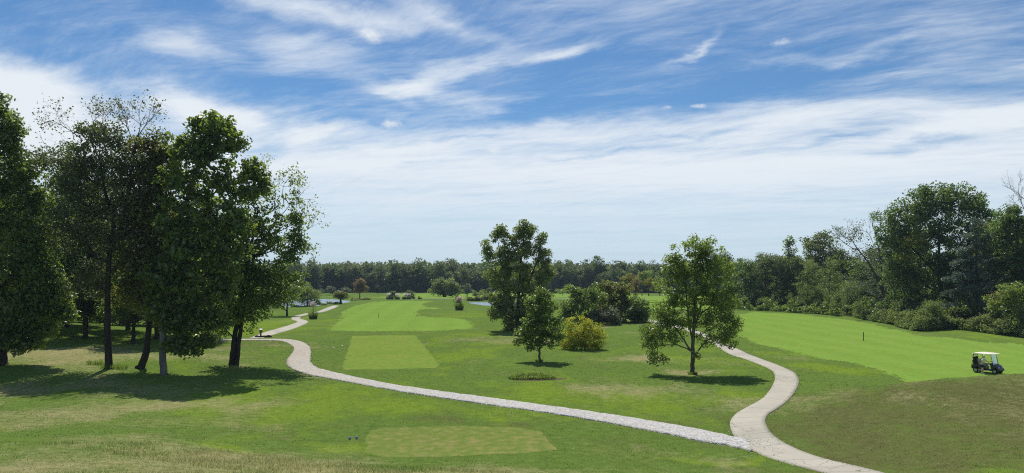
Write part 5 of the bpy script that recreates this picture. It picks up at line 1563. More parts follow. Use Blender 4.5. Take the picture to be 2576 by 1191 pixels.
def golf_bag(parent_loc, rz, off, label, tilt, seed):
    c, s_ = math.cos(rz), math.sin(rz)
    loc = (parent_loc[0] + off[0] * c - off[1] * s_, parent_loc[1] + off[0] * s_ + off[1] * c, parent_loc[2] + off[2])
    r = empty('golf_bag', loc, rz, label, 'golf bag', 'golf bags strapped behind the cart')
    r.rotation_euler = (0, tilt, rz)
    def bag(bm):
        bm_lathe(bm, [(0.10, 0.0), (0.125, 0.02), (0.13, 0.12), (0.125, 0.5), (0.12, 0.66), (0.14, 0.72), (0.14, 0.80), (0.125, 0.81), (0.11, 0.76)], 'Z', (0, 0, 0), 18)
    b = made('bag_body', bag, M_BAG, r)
    made('pocket', lambda bm: bm_box(bm, (-0.13, 0, 0.32), (0.09, 0.20, 0.36), None, 0.03), M_BAG, r)
    made('strap', lambda bm: bm_tube(bm, [(0, 0.13, 0.70), (0, 0.2, 0.55), (0, 0.19, 0.35), (0, 0.13, 0.25)], 0.02, 8), M_BLACK, r)
    rng = random.Random(seed)
    for k in range(4):
        a = k * 1.6 + rng.random()
        x, y = 0.07 * math.cos(a), 0.07 * math.sin(a)
        h = 0.98 + 0.10 * rng.random()
        cl = made('golf_club', lambda bm: bm_tube(bm, [(x, y, 0.5), (x * 1.3, y * 1.3, h)], 0.008, 6), M_STEEL, r)
        if k < 3:
            made('head_cover', lambda bm: bm_lathe(bm, [(0.02, h - 0.14), (0.045, h - 0.06), (0.062, h + 0.0), (0.055, h + 0.06), (0.02, h + 0.085)], 'Z', (x * 1.3, y * 1.3, 0), 12), M_WHITE if k != 1 else M_BLACK, cl)
        else:
            made('club_head', lambda bm: bm_box(bm, (x * 1.3 + 0.03, y * 1.3, h), (0.09, 0.03, 0.05), None, 0.012), M_STEEL, cl)
    return r


# ------------------------------------------------------------------ people: skinned skeletons
def skin_body(name, joints, bones, mat, parent=None, levels=2, root=0):
    me = bpy.data.meshes.new(name)
    me.from_pydata([j[:3] for j in joints], bones, [])
    o = link(name, me, parent)
    md = o.modifiers.new('skin', 'SKIN'); md.use_smooth_shade = True; md.branch_smoothing = 0.4
    sv = me.skin_vertices[0].data
    for i, j in enumerate(joints):
        rr = j[3] if hasattr(j[3], '__len__') else (j[3], j[3])
        sv[i].radius = rr
        sv[i].use_root = (i == root)
    ss = o.modifiers.new('sub', 'SUBSURF'); ss.levels = levels; ss.render_levels = levels
    me.materials.append(mat)
    return o


def person_at_cart(loc, rz):
    """stands beside the cart facing +x (rz), leaning a little forward, near arm bent, far arm towards the dash"""
    r = empty('person', loc, rz, 'person in a cream cap, pale shirt and black shorts standing beside the golf cart', 'person')
    J, B = [], []

    def j(x, y, z, rad, par=None):
        J.append((x, y, z, rad)); i = len(J) - 1
        if par is not None:
            B.append((par, i))
        return i
    # y: + is the person's left (towards the cart), - the near side
    pel = j(0, 0, 0.93, (0.125, 0.105))
    wa = j(0.03, 0, 1.08, (0.120, 0.095), pel)
    ch = j(0.09, 0, 1.27, (0.135, 0.10), wa)
    nb = j(0.13, 0, 1.42, 0.065, ch)
    nk = j(0.155, 0, 1.48, 0.052, nb)
    hd0 = j(0.175, 0, 1.54, (0.070, 0.080), nk)
    hd1 = j(0.185, 0, 1.62, (0.078, 0.092), hd0)
    hd2 = j(0.18, 0, 1.69, (0.060, 0.070), hd1)
    nose = j(0.275, 0, 1.595, 0.012, hd0)
    for s in (-1, 1):
        sh = j(0.12, s * 0.17, 1.385, 0.058, ch)
        if s < 0:     # near arm, elbow back and bent, hand on the waist side
            el = j(0.00, s * 0.25, 1.13, 0.044, sh); wr = j(0.19, s * 0.21, 1.03, 0.030, el); hand = j(0.26, s * 0.19, 1.04, (0.036, 0.018), wr); d = Vector((1, 0.15, -0.05))
        else:         # far arm reaching forward to the steering wheel
            el = j(0.30, s * 0.23, 1.20, 0.042, sh); wr = j(0.52, s * 0.20, 1.19, 0.029, el); hand = j(0.59, s * 0.195, 1.19, (0.036, 0.018), wr); d = Vector((1, -0.05, -0.1))
        hp = Vector(J[hand][:3])
        for k in range(4):                # four fingers, unequal and curled
            off = (k - 1.5) * 0.019
            ln = (0.036, 0.042, 0.039, 0.030)[k]
            f1 = j(hp.x + d.x * 0.045, hp.y + d.y * 0.045, hp.z + off, 0.0095, hand)
            f2 = j(hp.x + d.x * (0.045 + ln), hp.y + d.y * (0.045 + ln) - s * 0.012, hp.z + off - 0.008, 0.0085, f1)
            j(hp.x + d.x * (0.045 + ln * 1.25), hp.y + d.y * 0.06 - s * 0.034, hp.z + off - 0.022, 0.0075, f2)
        t1 = j(hp.x - 0.005, hp.y - s * 0.028, hp.z + 0.030, 0.011, hand)
        j(hp.x + 0.030, hp.y - s * 0.040, hp.z + 0.048, 0.009, t1)
    for s in (-1, 1):
        hp_ = j(0.0, s * 0.095, 0.86, 0.095, pel)
        kx = 0.10 if s < 0 else -0.05
        kn = j(kx, s * 0.105, 0.48, 0.058, hp_)
        cf = j(kx - 0.01, s * 0.105, 0.34, 0.054, kn)
        an = j(kx + (0.06 if s < 0 else -0.02), s * 0.105, 0.09, 0.037, cf)
        hl = j(kx + (0.02 if s < 0 else -0.06), s * 0.105, 0.045, 0.036, an)
        j(kx + (0.22 if s < 0 else 0.14), s * 0.115, 0.035, 0.034, an)
    skin_body('body', J, B, M_SKIN, r)
    # shirt: torso and short sleeves
    S, SB = [(0.0, 0, 0.93, (0.155, 0.135)), (0.03, 0, 1.08, (0.150, 0.125)), (0.09, 0, 1.27, (0.165, 0.130)), (0.125, 0, 1.40, (0.10, 0.09)),
             (0.12, -0.17, 1.39, 0.080), (0.05, -0.225, 1.25, 0.068), (0.12, 0.17, 1.39, 0.080), (0.21, 0.21, 1.29, 0.066)], [(0, 1), (1, 2), (2, 3), (2, 4), (4, 5), (2, 6), (6, 7)]
    skin_body('shirt', S, SB, M_SHIRT, r)
    S, SB = [(-0.005, 0, 0.97, (0.150, 0.130)), (0.0, 0, 0.86, (0.150, 0.140)), (0.04, -0.105, 0.70, 0.108), (0.085, -0.107, 0.56, 0.098), (-0.02, 0.105, 0.70, 0.108), (-0.04, 0.107, 0.56, 0.098)], [(0, 1), (1, 2), (2, 3), (1, 4), (4, 5)]
    skin_body('shorts', S, SB, M_SHORT, r)
    def cap(bm):
        bm_lathe(bm, [(0.098, 1.645), (0.105, 1.665), (0.100, 1.71), (0.078, 1.755), (0.04, 1.775), (0.01, 1.78)], 'Z', (0.18, 0, 0), 20)
    cp = made('cap', cap, M_CAP, r)
    def bill(bm):
        pts = [(0.26, -0.085), (0.31, -0.075), (0.365, -0.04), (0.38, 0), (0.365, 0.04), (0.31, 0.075), (0.26, 0.085)]
        a = [bm.verts.new((x, y, 1.672 - (x - 0.26) * 0.22)) for x, y in pts]; b = [bm.verts.new((x, y, 1.660 - (x - 0.26) * 0.22)) for x, y in pts]
        bm.faces.new(a); bm.faces.new(b[::-1])
        for k in range(len(pts)):
            bm.faces.new((a[k], b[k], b[(k + 1) % len(pts)], a[(k + 1) % len(pts)]))
    made('bill', bill, M_CAP, cp)
    skin_body('hair', [(0.13, 0, 1.66, (0.085, 0.075)), (0.085, 0, 1.58, (0.075, 0.05)), (0.07, 0, 1.50, (0.055, 0.04)), (0.14, -0.07, 1.60, 0.03), (0.14, 0.07, 1.60, 0.03)], [(0, 1), (1, 2), (0, 3), (0, 4)], M_HAIR, r)
    for s in (-1, 1):
        kx = 0.10 if s < 0 else -0.05
        x0 = kx + (0.02 if s < 0 else -0.06)
        def shoe(bm):
            bm_prism(bm, [(x0 - 0.06, 0.0), (x0 - 0.065, 0.06), (x0 - 0.03, 0.10), (x0 + 0.05, 0.105), (x0 + 0.12, 0.07), (x0 + 0.23, 0.05), (x0 + 0.25, 0.02), (x0 + 0.24, 0.0)], s * 0.11 - 0.048, s * 0.11 + 0.048, 0.014)
        made('shoe', shoe, M_SHOE, r)
    return r


CB = gp(2484, 941)
VX, VY = CB[0] / math.hypot(CB[0], CB[1]), CB[1] / math.hypot(CB[0], CB[1])
_perp = (VY, -VX)
_yaw = R(24)
_hx, _hy = math.cos(_yaw) * _perp[0] - math.sin(_yaw) * VX, math.cos(_yaw) * _perp[1] - math.sin(_yaw) * VY
CRZ = math.atan2(_hy, _hx)
CX0, CY0 = CB[0] + VX * 0.75, CB[1] + VY * 0.75
CLOC = (CX0, CY0, gz(CX0, CY0))
_f, _b = gz(CX0 + _hx, CY0 + _hy), gz(CX0 - _hx, CY0 - _hy)
golf_cart(CLOC, CRZ, math.atan2(_b - _f, 2.0))
golf_bag(CLOC, CRZ, (-0.93, -0.24, 0.63), 'dark golf bag with white club covers on the near side of the cart rack', R(-9), 1)
golf_bag(CLOC, CRZ, (-0.93, 0.24, 0.63), 'dark golf bag behind the nearer one at the back of the cart', R(-9), 5)
_px, _py = CX0 - _hx * 0.02 + _hy * 0.98, CY0 - _hy * 0.02 - _hx * 0.98
person_at_cart((_px, _py, gz(_px, _py) + 0.0), CRZ + R(6))

# ------------------------------------------------------------------ course furniture
G_TM = 'blue tee markers beside the near tee'
for x, y, lb in ((880, 1107, 'blue ball tee marker in the grass, left one of the pair'), (897, 1105, 'blue ball tee marker in the grass, nearer one to the tee')):
    b = gp(x, y)
    r = empty('tee_marker', b, 0, lb, 'tee marker', G_TM)
    made('ball', lambda bm: bm_lathe(bm, [(0.012, 0.015), (0.045, 0.025), (0.072, 0.065), (0.075, 0.095), (0.062, 0.135), (0.035, 0.158), (0.008, 0.164)], 'Z', (0, 0, 0), 20), M_BLUEB, r)
    made('spike', lambda bm: bm_lathe(bm, [(0.004, -0.10), (0.010, -0.02), (0.014, 0.02)], 'Z', (0, 0, 0), 8), M_STEEL, r)
for x, y, lb in ((861, 873, 'white tee marker left of the far tee, beside the gravel path bend'), (838, 877, 'small white marker in the rough between far tee and gravel path')):
    b = gp(x, y)
    r = empty('tee_marker', b, 0, lb, 'tee marker', 'white tee markers left of the far tee')
    made('ball', lambda bm: bm_lathe(bm, [(0.012, 0.0), (0.075, 0.03), (0.10, 0.09), (0.08, 0.15), (0.03, 0.18), (0.008, 0.184)], 'Z', (0, 0, 0), 16), M_WHITE, r)
    made('spike', lambda bm: bm_lathe(bm, [(0.004, -0.10), (0.010, -0.02), (0.014, 0.02)], 'Z', (0, 0, 0), 8), M_STEEL, r)
for x, y, h, lb in ((2172, 858, 1.15, 'black yardage stake standing in the right fairway'), (953, 801, 1.0, 'dark yardage stake standing in the middle of the left fairway'), (1480, 0, 0, None)):
    if not lb:
        continue
    b = gp(x, y)
    r = empty('yardage_stake', b, 0, lb, 'stake', 'dark yardage stakes in the fairways')
    made('post', lambda bm: bm_tube(bm, [(0, 0, -0.1), (0, 0, h)], 0.055, 8), M_BLACK, r)
    made('cap', lambda bm: bm_lathe(bm, [(0.064, h - 0.03), (0.066, h + 0.02), (0.03, h + 0.06), (0.006, h + 0.065)], 'Z', (0, 0, 0), 12), M_GREYP, r)
# ball washer on a post in a small dark bed by the left path
b = gp(656, 849)
r = empty('ball_washer', b, 0, 'brown post with a pale cap standing in a dark bed where the left paths meet', 'ball washer')
made('post', lambda bm: bm_tube(bm, [(0, 0, -0.1), (0, 0, 0.75)], 0.11, 10), M_WOOD, r)
made('housing', lambda bm: bm_box(bm, (0, 0, 0.82), (0.34, 0.30, 0.34), None, 0.05), M_WOOD, r)
made('cap', lambda bm: bm_lathe(bm, [(0.24, 1.0), (0.30, 1.03), (0.29, 1.10), (0.14, 1.17), (0.02, 1.19)], 'Z', (0, 0, 0), 16), M_CREAM, r)
made('handle', lambda bm: bm_tube(bm, [(0.18, 0, 0.86), (0.30, 0, 0.86), (0.34, 0, 0.78)], 0.03, 6), M_BLACK, r)
_rs = np.random.default_rng(3)
def _boulder(bm, sx, sy, sz, seed):
    g = np.random.default_rng(seed)
    q = bmesh.ops.create_icosphere(bm, subdivisions=2, radius=1.0)
    for v in q['verts']:
        k = 1 + 0.22 * math.sin(v.co.x * 3.1 + seed) * math.sin(v.co.y * 2.7 + seed * 2) + float(g.normal()) * 0.05
        v.co = Vector((v.co.x * sx * k, v.co.y * sy * k, max(-0.1, v.co.z * sz * k)))
for i, (dx, dy, s) in enumerate([(-0.5, -0.15, 0.36), (0.55, -0.2, 0.42), (1.05, 0.1, 0.46), (0.15, -0.5, 0.30)]):
    xx, yy = b[0] + dx, b[1] + dy
    o = made('rock', lambda bm: _boulder(bm, s, s * 0.8, s * 0.6, i + 1), simple_mat('rock_dark', (0.035, 0.032, 0.026), 0.9, 0, 0.2, 0.4, 4.0, 0.03))
    o.location = (xx, yy, gz(xx, yy) + 0.05)
    tag(o, 'dark low rock in the bed around the post with the pale cap', 'rock', 'dark rocks at the foot of the ball washer')
# grey slatted box by the gravel track
b = gp(548, 864)
r = empty('litter_bin', b, 0.2, 'grey slatted box standing beside the thin gravel track left of the twin trunks', 'bin')
def slats(bm):
    for k in range(6):
        for sx, sy, rz in ((0, -0.34, 0), (0, 0.34, 0)):
            bm_box(bm, (-0.28 + k * 0.112, sy, 0.5), (0.095, 0.03, 0.96), None, 0.006)
        bm_box(bm, (-0.34, -0.28 + k * 0.112, 0.5), (0.03, 0.095, 0.96), None, 0.006)
        bm_box(bm, (0.34, -0.28 + k * 0.112, 0.5), (0.03, 0.095, 0.96), None, 0.006)
made('slatted_sides', slats, M_GREYP, r)
made('liner', lambda bm: bm_lathe(bm, [(0.27, 0.05), (0.29, 0.95), (0.25, 0.96), (0.24, 0.90)], 'Z', (0, 0, 0), 20), M_BLACK, r)
made('lid', lambda bm: bm_box(bm, (0, 0, 1.03), (0.74, 0.74, 0.06), None, 0.015), M_GREYP, r)


# ------------------------------------------------------------------ ornamental grasses, flower bed, reeds and weeds
def blades(n, rx, ry, h, rng, lean=0.35, wdt=0.035, base=(0, 0, 0)):
    a = rng.uniform(0, 2 * PI, n); rr = np.sqrt(rng.random(n))
    x, y = np.cos(a) * rr * rx + base[0], np.sin(a) * rr * ry + base[1]
    hh = h * rng.uniform(0.55, 1.1, n)
    dx, dy = np.cos(a) * lean * hh * rng.uniform(0.2, 1, n) + rng.normal(size=n) * 0.08 * hh, np.sin(a) * lean * hh * rng.uniform(0.2, 1, n) + rng.normal(size=n) * 0.08 * hh
    pa = rng.uniform(0, PI, n); wx, wy = np.cos(pa) * wdt, np.sin(pa) * wdt
    z0 = np.full(n, base[2])
    V = np.stack([np.column_stack([x - wx, y - wy, z0]), np.column_stack([x + wx, y + wy, z0]), np.column_stack([x + dx * .5 + wx * .7, y + dy * .5 + wy * .7, z0 + hh * .62]), np.column_stack([x + dx * .5 - wx * .7, y + dy * .5 - wy * .7, z0 + hh * .62]),
                  np.column_stack([x + dx + wx * .15, y + dy + wy * .15, z0 + hh]), np.column_stack([x + dx - wx * .15, y + dy - wy * .15, z0 + hh])], 1).reshape(-1, 3)
    i = np.arange(n)[:, None] * 6
    F = np.vstack([i + np.array([[0, 1, 2, 3]]), i + np.array([[3, 2, 4, 5]])])
    t = np.tile(np.clip(rng.normal(0.5, 0.25, n), 0, 1), 2)
    return V, F, t, np.column_stack([x + dx, y + dy, z0 + hh])


def grass_clump(label, x, y, D, w_, h, plume_n, plume_h, seed, group=None, leaf='mid', plume='plume', loc=None):
    rng = np.random.default_rng(seed)
    if loc is None:
        loc = gp(x, y) if D is None else np.array([(x - CX) / FO * D, D, gz((x - CX) / FO * D, D)])
    r = empty('ornamental_grass', loc, 0, label, 'ornamental grass', group)
    V, F, t, _ = blades(420, w_, w_ * 0.8, h, rng, 0.4, 0.045)
    link('leaves', mesh_np('leaves', V, F, LM[leaf], None, False, {'tint': t}), r)
    if plume_n:
        tb = Tubes(); P = []
        for k in range(plume_n):
            a = rng.uniform(0, 2 * PI); rr = rng.uniform(0.1, 0.8)
            s = np.array([math.cos(a) * rr * w_ * .7, math.sin(a) * rr * w_ * .6, 0.3])
            e = s * np.array([1.5, 1.5, 0]) + np.array([rng.normal() * .1, 0, plume_h * rng.uniform(0.82, 1.05)])
            tb.add(np.array([s, (s + e) / 2 + np.array([0, 0, .05]), e]), [0.02, 0.016, 0.01], 4)
            m = 26
            q = e + (rng.normal(size=(m, 3)) * np.array([0.07, 0.07, 0.0])) + np.array([0, 0, 1.0]) * rng.uniform(-0.45, 0.12, m)[:, None]
            P.append(q)
        link('stems', tb.mesh('stems', BK['dead']), r)
        P = np.vstack(P)
        V, F, t = leaves(P, 0.20, rng, None, 0.2, 0.45, None, np.tile([[0, 0, 1.0]], (len(P), 1)))
        link('plumes', mesh_np('plumes', V, F, LM[plume], None, False, {'tint': t}), r)
    return r


grass_clump('tall ornamental grass with cream plumes right of the fairway near the right pond', 1155, 791, 185, 0.95, 1.9, 26, 3.3, 301)
grass_clump('two-tufted ornamental grass with thin tall stalks beside the winding left path', 788, 802, 155, 0.8, 1.5, 14, 3.6, 302)
for i, (x, D, n, lb) in enumerate([(978, 250, 14, 'white plumed grass at the left foot of the left round bush'), (1000, 251, 12, 'white plumed grass just right of the left round bush'), (1018, 251, 14, 'white plumed grass between the two round bushes'),
                                   (1028, 249.5, 10, 'white plumed grass touching the right round bush')]):
    grass_clump(lb, x, 0, D, 0.8, 1.0, n, 2.0, 310 + i, 'white plumed grasses behind the fairway crest', 'grey', 'white')
# weedy flower bed in the turf
b = gp(1338, 953)
r = empty('flower_bed', b, 0, 'weedy little planting bed in the lawn before the small dark tree', 'flower bed')
rng = np.random.default_rng(320)
V0, F0, t0, tips = blades(1900, 2.0, 0.95, 0.46, rng, 0.5, 0.03)
def grounded(V, b):
    V = V.copy(); V[:, 2] *= 0.35 + 1.3 * fbm(V[:, 0] * 1.3 + 4, V[:, 1] * 1.3 + 2) * np.clip(1.35 - np.hypot(V[:, 0] / 2.0, V[:, 1] / 1.1), 0.2, 1); V[:, 2] += hgt(V[:, 0] + b[0], V[:, 1] + b[1]) - b[2]; return V
link('leafy_stems', mesh_np('leafy_stems', grounded(V0, b), F0, LM['mid'], None, False, {'tint': t0}), r)
P = tips[rng.integers(0, len(tips), 900)] * np.array([1, 1, 0.9]) + rng.normal(size=(900, 3)) * 0.06
V, F, t = leaves(P, 0.13, rng, None, 0.5)
link('leaves', mesh_np('leaves', grounded(V, b), F, LM['light'], None, False, {'tint': t}), r)
P = np.column_stack([rng.normal(0, .9, 170), rng.uniform(-1.15, -0.35, 170), rng.uniform(.10, .3, 170)])
V, F, t = leaves(P, 0.10, rng, None, 0.9, 0.9)
link('pale_flowers', mesh_np('pale_flowers', grounded(V, b), F, LM['grey'], None, False, {'tint': t}), r)
def soil(bm):
    n = 36
    c = bm.verts.new((0, 0, 0.05)); ring = []
    for k in range(n):
        a = 2 * PI * k / n; q = 1 + 0.14 * math.sin(3 * a + 1) + 0.08 * math.sin(7 * a)
        x, y = 2.25 * q * math.cos(a) + 0.35, 1.5 * q * math.sin(a)
        ring.append(bm.verts.new((x, y, gz(x + b[0], y + b[1]) - b[2] + 0.015)))
    c.co.z = gz(b[0], b[1]) - b[2] + 0.06
    for k in range(n):
        bm.faces.new((c, ring[k], ring[(k + 1) % n]))
made('soil', soil, simple_mat('bed_soil', (0.115, 0.085, 0.05), 0.95, 0, 0.1, 0.4, 6.0, 0.02), r)
# little weed tufts at the foot of the lone trees
for x, y, lb in ((1357, 911, 'grass tuft around the foot of the small dark tree'), (1743, 943, 'grass tuft around the foot of the lone shade tree'), (275, 928, 'weedy tuft at the foot of the straight black trunk'), (240, 918, 'weedy tuft just left of the straight black trunk'), (300, 928, 'weedy tuft just right of the straight black trunk')):
    g = gp(x, y)
    V, F, t, _ = blades(160, 0.42 if x > 400 else 0.8, 0.35, 0.30 if x > 400 else 0.45, np.random.default_rng(int(x)), 0.4, 0.02)
    o = link('grass_tuft', mesh_np('grass_tuft', V, F, LM['mid'], None, False, {'tint': t}))
    o.location = g
    tag(o, lb, 'grass tuft', 'tufts at the tree feet')
# reeds and weeds along the wood on the right: one unmown margin
def margin(name, path_px, n, depth, h, leafs, seed, kind='stuff', D=None, w_=0.05):
    rng = np.random.default_rng(seed)
    p = np.array([gp(x, y)[:2] for x, y in path_px])
    s = np.concatenate([[0], np.cumsum(np.linalg.norm(np.diff(p, axis=0), axis=1))])
    t = rng.uniform(0, s[-1], n)
    x, y = np.interp(t, s, p[:, 0]), np.interp(t, s, p[:, 1])
    off = rng.uniform(0, depth, n)
    vx = unit(np.column_stack([x, y]))
    x, y = x + vx[:, 0] * off, y + vx[:, 1] * off
    z = hgt(x, y)
    tall = np.clip((fbm(x * 0.42, y * 0.42, 3) - 0.25) * 2.2, 0, 2) ** 2 * 1.3
    Vs, Fs, Ts, k = [], [], [], 0
    m = 14
    ids = np.repeat(np.arange(n), m)
    hh = h * (0.35 + tall)[ids] * rng.uniform(0.2, 1.0, len(ids))
    P = np.column_stack([x, y, z])[ids] + np.column_stack([rng.normal(size=len(ids)) * 0.22, rng.normal(size=len(ids)) * 0.22, hh])
    V, F, t = leaves(P, w_ * 6, rng, None, 0.35, 0.55, np.clip(0.5 + (fbm(x * .5 + 9, y * .5)[ids] - .5) * 1.2 + rng.normal(size=len(ids)) * 0.2, 0, 1))
    return link(name, mesh_np(name, V, F, LM[leafs], None, False, {'tint': t}), kind=kind)


margin('weeds', [(2150, 801), (2183, 806), (2250, 820), (2310, 835), (2400, 829), (2450, 835), (2530, 846), (2640, 862)], 4200, 7.0, 1.5, 'weed', 401)
margin('weeds', [(1850, 781), (1900, 782), (1960, 785), (2040, 790), (2110, 797)], 700, 4.0, 1.6, 'mid', 402, w_=.07)
margin('reeds', [(1175, 757), (1210, 757), (1260, 757)], 700, 3.0, 1.0, 'olive', 403, w_=.07)
margin('reeds', [(885, 757), (900, 756), (930, 755)], 250, 3.0, 0.6, 'olive', 404, w_=.06)
margin('reeds', [(725, 773), (760, 773.5), (800, 770.5), (860, 765)], 160, 1.0, 0.7, 'mid', 405, w_=.06)
# shrubs along that margin, each one its own
_ms = [(2185, 806, 1.0), (2215, 812, 1.4), (2262, 820, 1.2), (2290, 826, 1.5), (2385, 830, 1.2), (2420, 833, 1.0), (2470, 838, 1.3), (2500, 842, 1.1), (2535, 846, 1.0), (2205, 800, 1.7), (2275, 812, 1.8), (2440, 826, 1.5)]
_src = None
for i, (x, y, s) in enumerate(_ms):
    q = Px(x, y); d = unit(q.b[:2]) * (1.5 + (i % 4)); loc = np.array([q.b[0] + d[0], q.b[1] + d[1], 0]); loc[2] = gz(loc[0], loc[1])
    if _src is None:
        _src = plant_tree('margin_shrub', 'weedy grey-green shrub in the unmown margin of the right wood', 'shrub', loc, [(np.array([[0, 0, -.1], [0, 0, .4], [0.1, 0, 1.0]]), np.array([.04, .03, .02]))],
                          [(0, 0, .9, 1.2, 1.1, .9, 24), (.8, .2, .7, .9, .8, .6, 12), (-.8, -.2, 1.2, .8, .7, .6, 10)], 'weed', 'dark', 0.24, 0.5, 46, seed=410, group='weedy shrubs in the unmown margin')
        _src.scale = (s, s, s)
    else:
        copy_thing(_src, loc, i * 1.1, (s, s, s * 0.95))


# ------------------------------------------------------------------ real grass blades on the rough
def blade_mat():
    m, nt, out = new_mat('grass_blades')
    a = nd(nt, 'ShaderNodeSeparateXYZ', {0: nd(nt, 'ShaderNodeAttribute', attribute_name='turf').outputs['Vector']})
    dry, lus, bro = a.outputs
    t = nd(nt, 'ShaderNodeAttribute', attribute_name='tint').outputs['Fac']
    j = mth(nt, 'MULTIPLY', mth(nt, 'SUBTRACT', t, 0.5), 0.9)
    c = mixc(nt, smooth(nt, lus, 0.1, 0.9), (*GREEN, 1), (*LUSH, 1))
    c = mixc(nt, smooth(nt, mth(nt, 'ADD', bro, j), 0.05, 0.95), c, (*BROWN, 1))
    c = mixc(nt, smooth(nt, mth(nt, 'ADD', dry, j), 0.10, 0.95), c, (*STRAW, 1))
    c = nd(nt, 'ShaderNodeVectorMath', {0: c, 3: mth(nt, 'ADD', 0.95, mth(nt, 'MULTIPLY', t, 0.75))}, operation='SCALE').outputs[0]
    d = nd(nt, 'ShaderNodeBsdfPrincipled', {'Base Color': c, 'Roughness': 0.5, 'Specular IOR Level': 0.25})
    tr = nd(nt, 'ShaderNodeBsdfTranslucent', {'Color': c})
    mx = nd(nt, 'ShaderNodeMixShader', {0: 0.58, 1: d.outputs[0], 2: tr.outputs[0]})
    nt.links.new(mx.outputs[0], out.inputs[0])
    return m


M_BLADE = blade_mat()
TALL = gpoly([(-150, 1099), (200, 1104), (350, 1112), (600, 1139), (800, 1158), (1000, 1175), (1290, 1187), (1290, 1192), (900, 1192), (-150, 1192)])[:, :2]
TALL = np.vstack([TALL, [[6, 20], [-22, 14]]])


def grass_zone(r0, r1, per_m2, h, wdt, seed, tall=False, az=0.645):
    rng = np.random.default_rng(seed)
    n = int(per_m2 * az * (r1 * r1 - r0 * r0))
    r = np.sqrt(rng.uniform(r0 * r0, r1 * r1, n)); th = rng.uniform(-az, az, n)
    x, y = np.sin(th) * r, np.cos(th) * r
    keep = np.ones(n, bool)
    for p in [P_TEE_N, P_TEE_F, P_FAIR_L, P_FAIR_R] + PATH_POLYS:
        keep &= ~in_poly(x, y, p)
    intall = in_poly(x, y, TALL)
    keep &= intall if tall else ~intall
    # grows unevenly
    dens = fbm(x * 1.1, y * 0.8 + 20)
    keep &= rng.random(n) < np.clip((dens - 0.28) * 3.0, 0.15, 1)
    x, y = x[keep], y[keep]
    n = len(x)
    ch = np.column_stack(turf(x, y))
    z = hgt(x, y)
    hh = h * rng.uniform(0.4, 1.15, n) * (0.7 + 0.6 * fbm(x * 0.6, y * 0.6))
    a = rng.uniform(0, PI, n)
    ww = wdt * rng.uniform(0.6, 1.4, n)
    wx, wy = np.cos(a) * ww, np.sin(a) * ww
    la = 0.45 if tall else 1.3
    lx, ly = rng.normal(size=n) * hh * la, rng.normal(size=n) * hh * la
    V = np.stack([np.column_stack([x - wx, y - wy, z - 0.02]), np.column_stack([x + wx, y + wy, z - 0.02]), np.column_stack([x + lx, y + ly, z + hh])], 1).reshape(-1, 3)
    F = np.arange(n * 3).reshape(n, 3)
    return V, F, np.repeat(ch, 3, 0), np.clip(rng.normal(0.5, 0.27, n), 0, 1)


def edge_blades():
    rng = np.random.default_rng(77)
    X, Y = [], []
    for p in PATH_POLYS:
        q = np.vstack([p, p[:1]])
        s = np.concatenate([[0], np.cumsum(np.linalg.norm(np.diff(q, axis=0), axis=1))])
        n = int(s[-1] * 36)
        u = rng.uniform(0, s[-1], n)
        clump = fbm(u * 1.3, u * 0 + 7.7)
        u = u[rng.random(n) < np.clip((clump - 0.33) * 4, 0.05, 1)]
        x, y = np.interp(u, s, q[:, 0]), np.interp(u, s, q[:, 1])
        w_ = 0.10 * (0.3 + 1.6 * fbm(u * 0.9, u * 0 + 2.2))
        X.append(x + rng.normal(size=len(u)) * w_); Y.append(y + rng.normal(size=len(u)) * w_)
    x, y = np.concatenate(X), np.concatenate(Y)
    D = np.hypot(x, y)
    k = D < 110
    x, y, D = x[k], y[k], D[k]
    n = len(x)
    ch = np.column_stack(turf(x, y))
    ch[:, 0] = np.clip(ch[:, 0] + (rng.random(n) < 0.25) * 0.5, 0, 1)
    z = hgt(x, y)
    hh = 0.075 * rng.uniform(0.5, 1.2, n)
    a = rng.uniform(0, PI, n); ww = 0.012 + 0.0005 * D
    wx, wy = np.cos(a) * ww, np.sin(a) * ww
    lx, ly = rng.normal(size=n) * hh * 1.4, rng.normal(size=n) * hh * 1.4
    V = np.stack([np.column_stack([x - wx, y - wy, z - 0.02]), np.column_stack([x + wx, y + wy, z - 0.02]), np.column_stack([x + lx, y + ly, z + hh])], 1).reshape(-1, 3)
    return V, np.arange(n * 3).reshape(n, 3), np.repeat(ch, 3, 0), np.clip(rng.normal(0.5, 0.27, n), 0, 1)


def build_grass():
    for nm, zones in (('rough_grass', [(20, 36, 150, 0.050, 0.016, 1, False), (36, 58, 75, 0.052, 0.026, 2, False), (58, 105, 20, 0.060, 0.05, 3, False)]),
                      ('tall_grass', [(17, 37, 330, 0.15, 0.011, 4, True)])):
        Vs, Fs, Cs, Ts, k = [], [], [], [], 0
        for zn in zones:
            V, F, c, t = grass_zone(*zn)
            Vs.append(V); Fs.append(F + k); Cs.append(c); Ts.append(t); k += len(V)
        if nm == 'rough_grass':            # blades leaning over the path edges
            V, F, c, t = edge_blades()
            Vs.append(V); Fs.append(F + k); Cs.append(c); Ts.append(t)
        link(nm, mesh_np(nm, np.vstack(Vs), np.vstack(Fs), M_BLADE, {'turf': np.vstack(Cs)}, False, {'tint': np.concatenate(Ts)}), kind='stuff')


build_grass()


